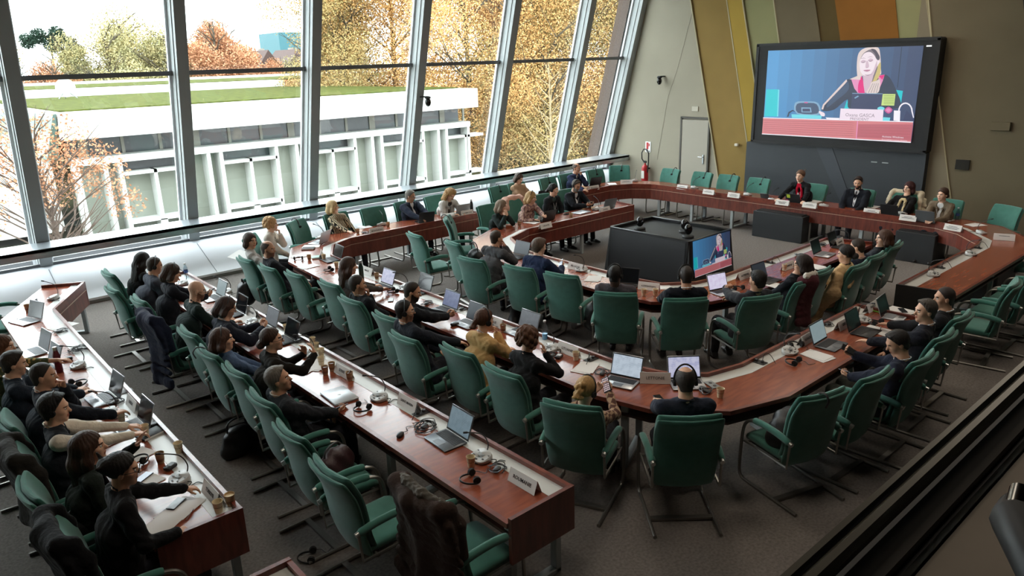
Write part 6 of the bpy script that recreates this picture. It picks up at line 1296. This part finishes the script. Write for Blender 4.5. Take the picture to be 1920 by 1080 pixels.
('sheet', 9.03, 3.47, 70, 'leaflets with bright green cover beside the FRANCE card', 'green'),
('sheet', 9.17, 3.32, 80, 'white document at the tip of the right arm'),
('laptop', 8.91, 3.28, 96, 'small laptop with dark screen nearest the right arm tip', 'silver:dark'),
('console', 8.5, 3.47, 90, 'microphone console with long gooseneck before the FRANCE leaflets'),
('headset', 8.51, 3.33, 80, 'brown-black headset left of the small laptop at the right arm'),
('sheet', 8.31, 3.22, 80, 'blank notepad with pen beside the all-black laptop'),
('pen', 8.37, 3.22, 20, 'black pen lying on the blank notepad', None, 0.757),
('phone', 9.18, 3.3, 40, 'dark phone on the white document at the right arm tip', None, 0.757),
('cables', 8.08, 3.72, 90, 'black cables and charger between HONGRIE and GRÈCE cards', 'small'),
('laptop', 7.69, 8.78, 5, 'dark laptop before the clasped hands, inner table', 'black:slate'),
('card', 7.82, 7.54, 0, 'BELGIQUE name card on the inner table', 'BELGIQUE'),
('console', 7.82, 7.43, 10, 'microphone console in front of the BELGIQUE card'),
('sheet', 7.63, 7.01, 30, 'small printed card lying flat on the empty stretch of inner table'),
('laptop', 7.64, 6.42, 25, 'black laptop before the close-cut headset man, inner bend', 'black:dark'),
('card', 7.77, 6.1, 22, 'AZERBAÏDJAN name card behind two cups at the inner bend', 'AZERBAÏDJAN'),
('cup', 7.51, 5.98, 0, 'left of two paper cups at the inner bend', 'plain'),
('cup', 7.62, 5.87, 0, 'right of two paper cups at the inner bend', 'plain'),
('sheet', 8.01, 6.06, 40, 'white slip on the tray right of the two cups'),
('laptop', 8.34, 5.27, 75, 'silver laptop with pink and white page, inner table', 'silver:page'),
('headset', 8.59, 5.22, 70, 'black headset right of the pink-page laptop'),
('card', 9.11, 5.46, 90, 'AUTRICHE name card on the inner table', 'AUTRICHE'),
('laptop', 9.22, 5.14, 88, 'black laptop behind the grey sweater man, inner table', 'black:slate'),
('sheet', 9.09, 4.9, 80, 'white sheet under the front edge of the black laptop, inner table'),
('card', 9.98, 5.26, 90, 'ARMÉNIE name card on the inner table', 'ARMÉNIE'),
('cup', 9.86, 5.25, 0, 'paper cup in front of the ARMÉNIE card', 'plain'),
('socket', 10.09, 5.62, 90, 'black plug box with looped cables on the inner table tray', 'black'),
('laptop', 11.07, 5.24, 95, 'silver laptop with black screen before the tan coat', 'silver:dark'),
('sheet', 10.34, 5.03, 80, 'white folded sheet right of the dark bob, inner table'),
('laptop', 11.73, 5.29, 95, 'dark laptop at the right tip of the inner table', 'black:dark'),
('card', 11.83, 5.38, 95, 'small white card at the right tip of the inner table', 'ALBANIE'),
('cables', 11.62, 5.57, 90, 'white and black cables left of the dark laptop at the inner tip', 'small'),
('cables', 10.76, 5.49, 90, 'wavy black cable on the tray behind the ARMÉNIE card', 'small'),
('notebook', 9.13, 10.6, -40, 'orange-brown pouch on the curve of the inner table', 'orange'),
('cup', 9.29, 10.48, 0, 'white and brown cup right of the orange pouch', 'brown'),
('sheet', 9.68, 10.55, 275, 'white papers before the grey-blonde bob'),
('card', 9.51, 9.98, 270, 'CROATIE name card facing the floor of the inner ring', 'CROATIE'),
('cup', 9.89, 10.54, 0, 'white cup left behind the CROATIE card', 'white'),
('cup', 10.05, 10.59, 0, 'white cup right behind the CROATIE card', 'white'),
('laptop', 9.99, 10.5, 268, 'dark laptop under the outstretched arm, inner table', 'black:lid'),
('phone', 10.69, 10.58, 200, 'black phone right of the dark laptop, inner window side'),
('cup', 10.52, 10.28, 0, 'small brown drink glass on the inner window side', 'brown'),
('closed_laptop', 11.01, 10.46, 275, 'closed white laptop before the dark-haired woman with headphones'),
('console', 11.46, 10.45, 270, 'microphone console beside the grey laptop at inner table end'),
('card', 11.39, 10.15, 270, 'CHYPRE name card at the window end of the inner table', 'CHYPRE'),
('laptop', 11.68, 10.39, 262, 'grey laptop at the window end of the inner table', 'grey:lid'),
('card', 7.09, 12.13, 270, 'MONTÉNÉGRO name card on the window run of the outer table', 'MONTÉNÉGRO'),
('cup', 6.81, 12.36, 0, 'brown cup left of the MONTÉNÉGRO card', 'brown'),
('cup', 7.54, 12.44, 0, 'tall brown drink right of the MONTÉNÉGRO card', 'brown'),
('console', 7.53, 12.67, 270, 'salmon-topped microphone console by the MONTÉNÉGRO card'),
('sheet', 7.23, 12.8, 260, 'white papers before the zebra print, window run'),
('laptop', 8.3, 12.27, 255, 'black laptop back turned, before the grey-haired man by the window', 'black:lid'),
('phone', 8.4, 12.61, 290, 'white phone left of the window black laptop', 'pale'),
('console', 8.97, 12.34, 270, 'microphone console with headset between the two window laptops'),
('adapter', 9.02, 12.72, 0, 'black box left of the window console'),
('laptop', 9.27, 12.37, 265, 'pale grey laptop before the curly blonde', 'silver:lid'),
('card', 9.28, 12.13, 265, 'pink-tinted name card before the curly blonde', 'LUXEMBOURG'),
('bottle', 9.5, 12.24, 0, 'dark cylindrical flask at the end of the window run', 'black'),
('console', 6.11, 12.55, -45, 'microphone console by the window corner before the empty chair'),
('cables', 6.93, 12.29, 270, 'dark earphones on white paper left of the MONTÉNÉGRO card', 'small'),
('laptop', 11.52, 12.29, 268, 'black laptop before the beige jacket in the far window row', 'black:lid'),
('card', 13.23, 12.15, 262, 'small blue and white name card before the navy-suited man', 'MOLDOVA'),
('laptop', 13.69, 12.61, 255, 'black laptop right of the navy-suited man', 'black:lid'),
('sheet', 14.16, 12.37, 230, 'heap of white papers at the far table curve'),
('card', 14.39, 12.1, 225, 'two-line white card at the far table curve', '--'),
('console', 14.83, 12.19, 225, 'microphone console with upright stem at the far table curve'),
('card', 14.61, 10.54, 180, 'white printed card before the door-side chairs, first from left', '---'),
('card', 14.45, 9.69, 180, 'white printed card before the door-side chairs, second from left', '--'),
('card', 14.45, 9.03, 180, 'white printed card before the door-side chairs, third from left', '---'),
('console', 14.9, 10.4, 180, 'microphone console between the first and second printed cards'),
('console', 14.88, 8.95, 180, 'microphone console right of the third printed card'),
('tablet', 14.67, 8.37, 180, 'dark voting screen unit left of the woman in red scarf'),
('console', 14.64, 8.2, 180, 'microphone console with leaning stem before the red scarf'),
('laptop', 14.65, 7.66, 180, 'black laptop with yellow-green note on its lid', 'black:note'),
('card', 14.33, 7.79, 180, 'card of the chairperson before the black laptop', 'Oxana GASCA\nPRESIDENT'),
('card', 14.41, 7.23, 180, 'white printed card right of the yellow-green note', '--'),
('bottle', 14.59, 7.6, 0, 'small white bottle between the two cards by the red scarf', 'white'),
('console', 14.72, 7.08, 180, 'microphone console between red scarf and bearded man'),
('sheet', 15.09, 7.46, 180, 'white papers right of the yellow-green note'),
('sheet', 15.27, 6.33, 180, "white folded papers behind the bearded man's card"),
('card', 14.56, 6.04, 180, 'white printed card before the bearded man at head table', '--'),
('laptop', 14.72, 5.72, 180, 'black laptop before the red-haired woman', 'black:lid'),
('card', 14.41, 5.3, 180, 'white printed card before the red-haired woman', '--'),
('console', 14.9, 5.6, 180, 'microphone console before the red-haired woman'),
('laptop', 14.54, 5.01, 180, 'grey laptop before the brown blazer', 'grey:lid'),
('bottle', 15.04, 4.68, 0, 'clear water bottle beside the brown blazer', 'water'),
('sheet', 14.86, 4.82, 170, 'white papers behind the rightmost card of the head table'),
('card', 14.09, 4.42, 170, 'rightmost printed card of the head table', '---'),
('sheet', 14.78, 4.28, 150, 'loose papers at the right corner of the head table'),
('console', 14.14, 3.99, 135, 'microphone console at the right corner of the head table'),
('card', 13.88, 3.58, 20, 'tent card seen edge-on at the far right of the head table', '.'),
('console', 12.53, 3.63, 90, 'microphone console on the right wing, farther one'),
('console', 11.0, 3.61, 90, 'microphone console on the right wing, nearer one'),
('socket', 11.47, 3.71, 90, 'black socket in the right wing tray, nearer one', 'black'),
('socket', 13.03, 3.72, 90, 'black socket in the right wing tray, farther one', 'black'),
]
for it in ITEMS:
    kind, x, y, fa_, lb = it[:5]; ex = it[5] if len(it) > 5 else None; z = it[6] if len(it) > 6 else .75
    t = thing(NAMES[kind], lb, CATS.get(kind, kind), (x, y, z+.003), face(fa_), GRP.get(kind)); BUILD[kind](t, ex)
# things held in hands
def held(kind, k, s, label, off=(0, .075, -.028), ex=None, tilt=0):
    root, arms = PERSONS[k][:2]; E, Wp, fr, curl = arms[s]; M = Matrix.Translation(root.location) @ Matrix.Rotation(root.rotation_euler.z, 4, 'Z')
    L = Matrix(((*fr[0], Wp[0]), (*fr[1], Wp[1]), (*fr[2], Wp[2]), (0, 0, 0, 1))); t = thing(NAMES[kind], label, CATS.get(kind, kind)); t.matrix_world = M @ L @ Matrix.Translation(off) @ Matrix.Rotation(PI+tilt, 4, 'Y'); BUILD[kind](t, ex); return t
held('phone', 'P14', 1, 'phone with lit screen held in the lap of the grey-haired man', ex='lit'); held('phone', 'P20', 1, 'dark phone held by the bearded man above the blue-document laptop')
held('phone', 'P24', 1, 'phone showing a grid of pictures held by the blonde woman in plaid', ex='grid'); held('phone', 'P26', 1, 'raised dark phone in the right hand of the young man at right')
held('phone', 'P26', -1, 'lower phone on a white cable in the young man\'s left hand', ex='lit'); held('phone', 'P30', 1, 'white phone held by the man in navy jacket, inner table', ex='lit')
held('phone', 'P41', 1, 'phone in the hands of the bearded man with lanyard'); held('phone', 'P9', 1, 'small dark phone held by the brown-bobbed person near the bottle')
t = thing('paper_sheet', 'white sheet held out by the woman glancing back, outer table', 'paper', (4.15, 11.34, 1.02), face(20)); t.rotation_euler = (.25, .12, face(20)); MB().box((0, 0, 0), (.34, .26, .003)).build('page', plain_paper, t)
# draped garments, bags and hung headsets
def on_chair(key, name, label, cat):
    x, y, a = CHAIRS[key][:3]; return thing(name, label, cat, (x, y, 0), face(a))
def coat(key, label, col, zlow, name='draped_coat', w=.27, flare=.03, extra=None, pat=None, top=True, th=1.0):
    t = on_chair(key, name, label, 'coat' if name != 'scarf' else 'scarf'); F = Field(.013); prof = [(-.432, 1.085), (-.405, 1.0), (-.375, .88), (-.355, .72), (-.36, .55), (-.37, .35), (-.38, .15)]; pts = [q for q in prof if q[1] >= zlow] or prof[:3]
    pts.append((pts[-1][0]-.005, zlow))
    for i in range(len(pts)-1):
        for u in (0, .5):
            yy = pts[i][0]+(pts[i+1][0]-pts[i][0])*u-.035; zz = pts[i][1]+(pts[i+1][1]-pts[i][1])*u; ww = w*(.86 if i == 0 else 1)+flare*i; F.cap((-ww, yy+.035, zz), (0, yy-.01, zz), .030*th, .045*th, .06).cap((0, yy-.01, zz), (ww, yy+.035, zz), .045*th, .030*th, .06)
    if top:
        for s in (-1, 1): F.chain([(s*w*.8, -.43, 1.10), (s*w*.85, -.35, 1.08), (s*w*.95, -.30, .95), (s*w*1.0, -.27, .70)], [.045, .04, .04, .03], .05)
        F.cap((-w*.8, -.42, 1.105), (w*.8, -.42, 1.105), .045, k=.05)
    F.noise = lambda X, Y, Z: .0055*(np.sin(34*X+2*np.sin(4*Z)+2*Z)*.6+np.sin(17*X-7*Z+1)*.4); link('cloth', F.mesh('cloth', fabric(col, pat)), t)
    if extra:
        G = Field(.012); G.chain([(-w*.7, -.39, 1.13), (-.1, -.42, 1.155), (.08, -.43, 1.15), (w*.8, -.39, 1.12), (w*1.05, -.30, .98)], [.03, .035, .035, .032, .02], .03); G.noise = lambda X, Y, Z: .008*np.sin(120*X)*np.sin(90*Y+60*Z); link('collar', G.mesh('collar', fabric(extra)), t)
    return t
coat('b3', 'long navy coat draped over a chair back by the straight table', '1e2436', .22, flare=.015); coat('b10', 'dark brown padded coat with grey knitted collar over the nearest chair back', '33251f', .25, w=.30, flare=.02, extra='57534d')
coat('i2', 'pale pink coat draped behind the pink tweed jacket', 'c79f90', .45, w=.25, top=True, th=1.5); coat('j8', 'burgundy and white scarf hung over a chair back, inner table right', '4a2329', .45, 'scarf', w=.10, flare=.004, top=True, extra='c9c2b8')
coat('f7', 'pale cream jacket over the chair behind the red-haired woman', 'cfc3ab', .55, w=.31); coat('a6', 'black coat slung over the chair in the bottom left corner', '0d0e10', .30, w=.28, flare=.015); coat('a4', 'grey-brown jacket over the chair at the left picture edge', '262421', .45, w=.28)
# long tan coat over the shoulders of the woman at the inner table
root, arms, Hd, RH, N, C, fw, rt, up = PERSONS['P35']; F = Field(.012)
F.chain([N-rt*.2-up*.10, N-rt*.02-fw*.085-up*.06, N+rt*.2-up*.10], [.05, .05, .05], .05); F.chain([N-rt*.22-up*.12, N-rt*.30-up*.35-fw*.02, np.array([-.34, .02, .45]), np.array([-.36, .02, .16])], [.075, .085, .09, .08], .06).chain([N+rt*.21-up*.12, N+rt*.25-up*.35], [.07, .06], .05).chain([N-fw*.085-up*.08, C-fw*.12-rt*.1], [.06, .06], .06)
F.noise = lambda X, Y, Z: .009*np.sin(45*X+30*Y+4*np.sin(8*Z)); link('coat', F.mesh('coat', fabric('cfac80')), root)
def bag(loc, label, col, sx, sy, sz, rz=0, strap=True, name='handbag'):
    t = thing(name, label, 'bag', loc, rz); F = Field(.011)
    F.cap((-sx*.35, 0, sz*.3), (sx*.35, 0, sz*.3), sy*.5, k=.05).cap((-sx*.28, 0, sz*.72), (sx*.28, 0, sz*.72), sy*.36, k=.05).cap((0, 0, sz*.3), (0, 0, sz*.8), sy*.4, k=.06); F.noise = lambda X, Y, Z: .005*np.sin(40*X+25*Z); link('bag_body', F.mesh('bag_body', mat('leather_'+col, col, rough=.5, bump=.3, bscale=80)), t)
    if strap: b = MB(); b.tube(spl([(-sx*.35, 0, sz*.7), (-sx*.25, .02, sz*1.25), (sx*.25, .02, sz*1.25), (sx*.35, 0, sz*.7)], 6), .010, 6); b.build('strap', black_m, t)
    MB().box((0, -sy*.42, sz*.55), (.05, .012, .03), 0, .004).build('buckle', silver, t)
def rel(key, p): x, y, a = CHAIRS[key][:3]; r = face(a); return (x+p[0]*math.cos(r)-p[1]*math.sin(r), y+p[0]*math.sin(r)+p[1]*math.cos(r), p[2])
bag(rel('a5', (.10, -.12, .485)), 'black leather handbag on the seat behind the very long hair', '1a1b1d', .34, .16, .26, .4)
bag(rel('b8', (-.06, .02, .485)), 'dark burgundy bag on the empty seat beside the closed laptop', '33191c', .36, .2, .2, .5); bag(rel('d0', (.0, .02, .485)), 'crumpled black jacket heap on the seat right of the balding man', '16181c', .42, .26, .2, .2, False)
bag(rel('j1', (.02, .04, .485)), 'black rucksack on the seat of the chair with headset, inner table', '17181a', .32, .24, .40, 1.4, name='rucksack'); bag((6.95, 7.95, 0), 'black bag on the floor between grey jacket and navy jacket', '17181a', .36, .22, .28, .6)
bag((2.30, 7.08, 0), 'black bag on the floor behind the blue denim jacket', '141518', .34, .2, .3, .2); bag((8.9, 11.45, 0), 'black bag on the floor under the window run of tables', '1a1b1d', .4, .2, .3, 1.2)
bag((4.06, 11.14, .30), 'black shoulder bag hanging from the chair back by the window', '131417', .12, .26, .30, 1.5); bag(rel('j4', (.36, -.05, .28)), 'black bag hanging from the armrest of the empty inner chair', '1b1d1e', .12, .30, .30, 1.57)
bag((14.05, 6.35, 0), 'black briefcase on the floor under the head table', '17181b', .5, .2, .36, 1.5)
def hung(key, label, x=-.07):
    t = on_chair(key, 'headset', label, 'headset'); t['group'] = 'headsets hung on chair backs'; hm = MATS['headset_black']
    def b1(): b = MB(); b.tube(spl([(x, -.47, 1.00), (x, -.49, 1.07), (x+.005, -.44, 1.115), (x+.01, -.36, 1.075), (x+.02, -.315, .96)], 5), .0075, 6, flat=1.5); return b.mesh('band', hm)
    def b2(): b = MB(); b.tube([(x+.02, -.325, .955), (x+.022, -.295, .95)], [.033, .029], 14); return b.mesh('ear_cushion', MATS['ear_foam'])
    def b3(): b = MB(); b.tube(spl([(x+.02, -.31, .93), (x+.05, -.285, .80), (x, -.265, .68), (x+.06, -.22, .52)], 5), .004, 5); return b.mesh('cable', hm)
    link('band', once('hg1%.2f' % x, b1), t); link('ear_cushion', once('hg2%.2f' % x, b2), t); link('cable', once('hg3%.2f' % x, b3), t)
for key, lb in (('a0', 'headset hung on the chair at the far-left table end'), ('h1', 'headset hung on the chair between white jacket and zebra print'), ('i0', 'headset hung on the chair at the outer corner of the inner table'), ('g0', 'headset hung on the chair left of the beige jacket'), ('g2', 'headset hung on the chair right of the beige jacket'), ('g4', 'headset hung on the chair in the far window corner'), ('f0', 'headset hung on the chair beside the fire extinguisher'), ('f1', 'headset hung on the chair in front of the grey door'), ('f2', 'headset hung on the chair just right of the grey door'), ('f3', 'headset hung on the chair before the ochre panel'), ('f4', 'headset hung on the chair left of the red scarf'), ('j1', 'headset hung on the chair holding the rucksack'), ('d0', 'headset strap hung on the chair with black jacket heap'), ('e1', 'headset hung on the second empty chair of the right wing'), ('b5', 'black headset hung on the chair of the denim jacket')): hung(key, lb)
t = thing('headset', 'black headset fallen on the floor behind the empty foreground chairs', 'headset', (2.03, 4.99, .0), 1.0); headset(t, None)
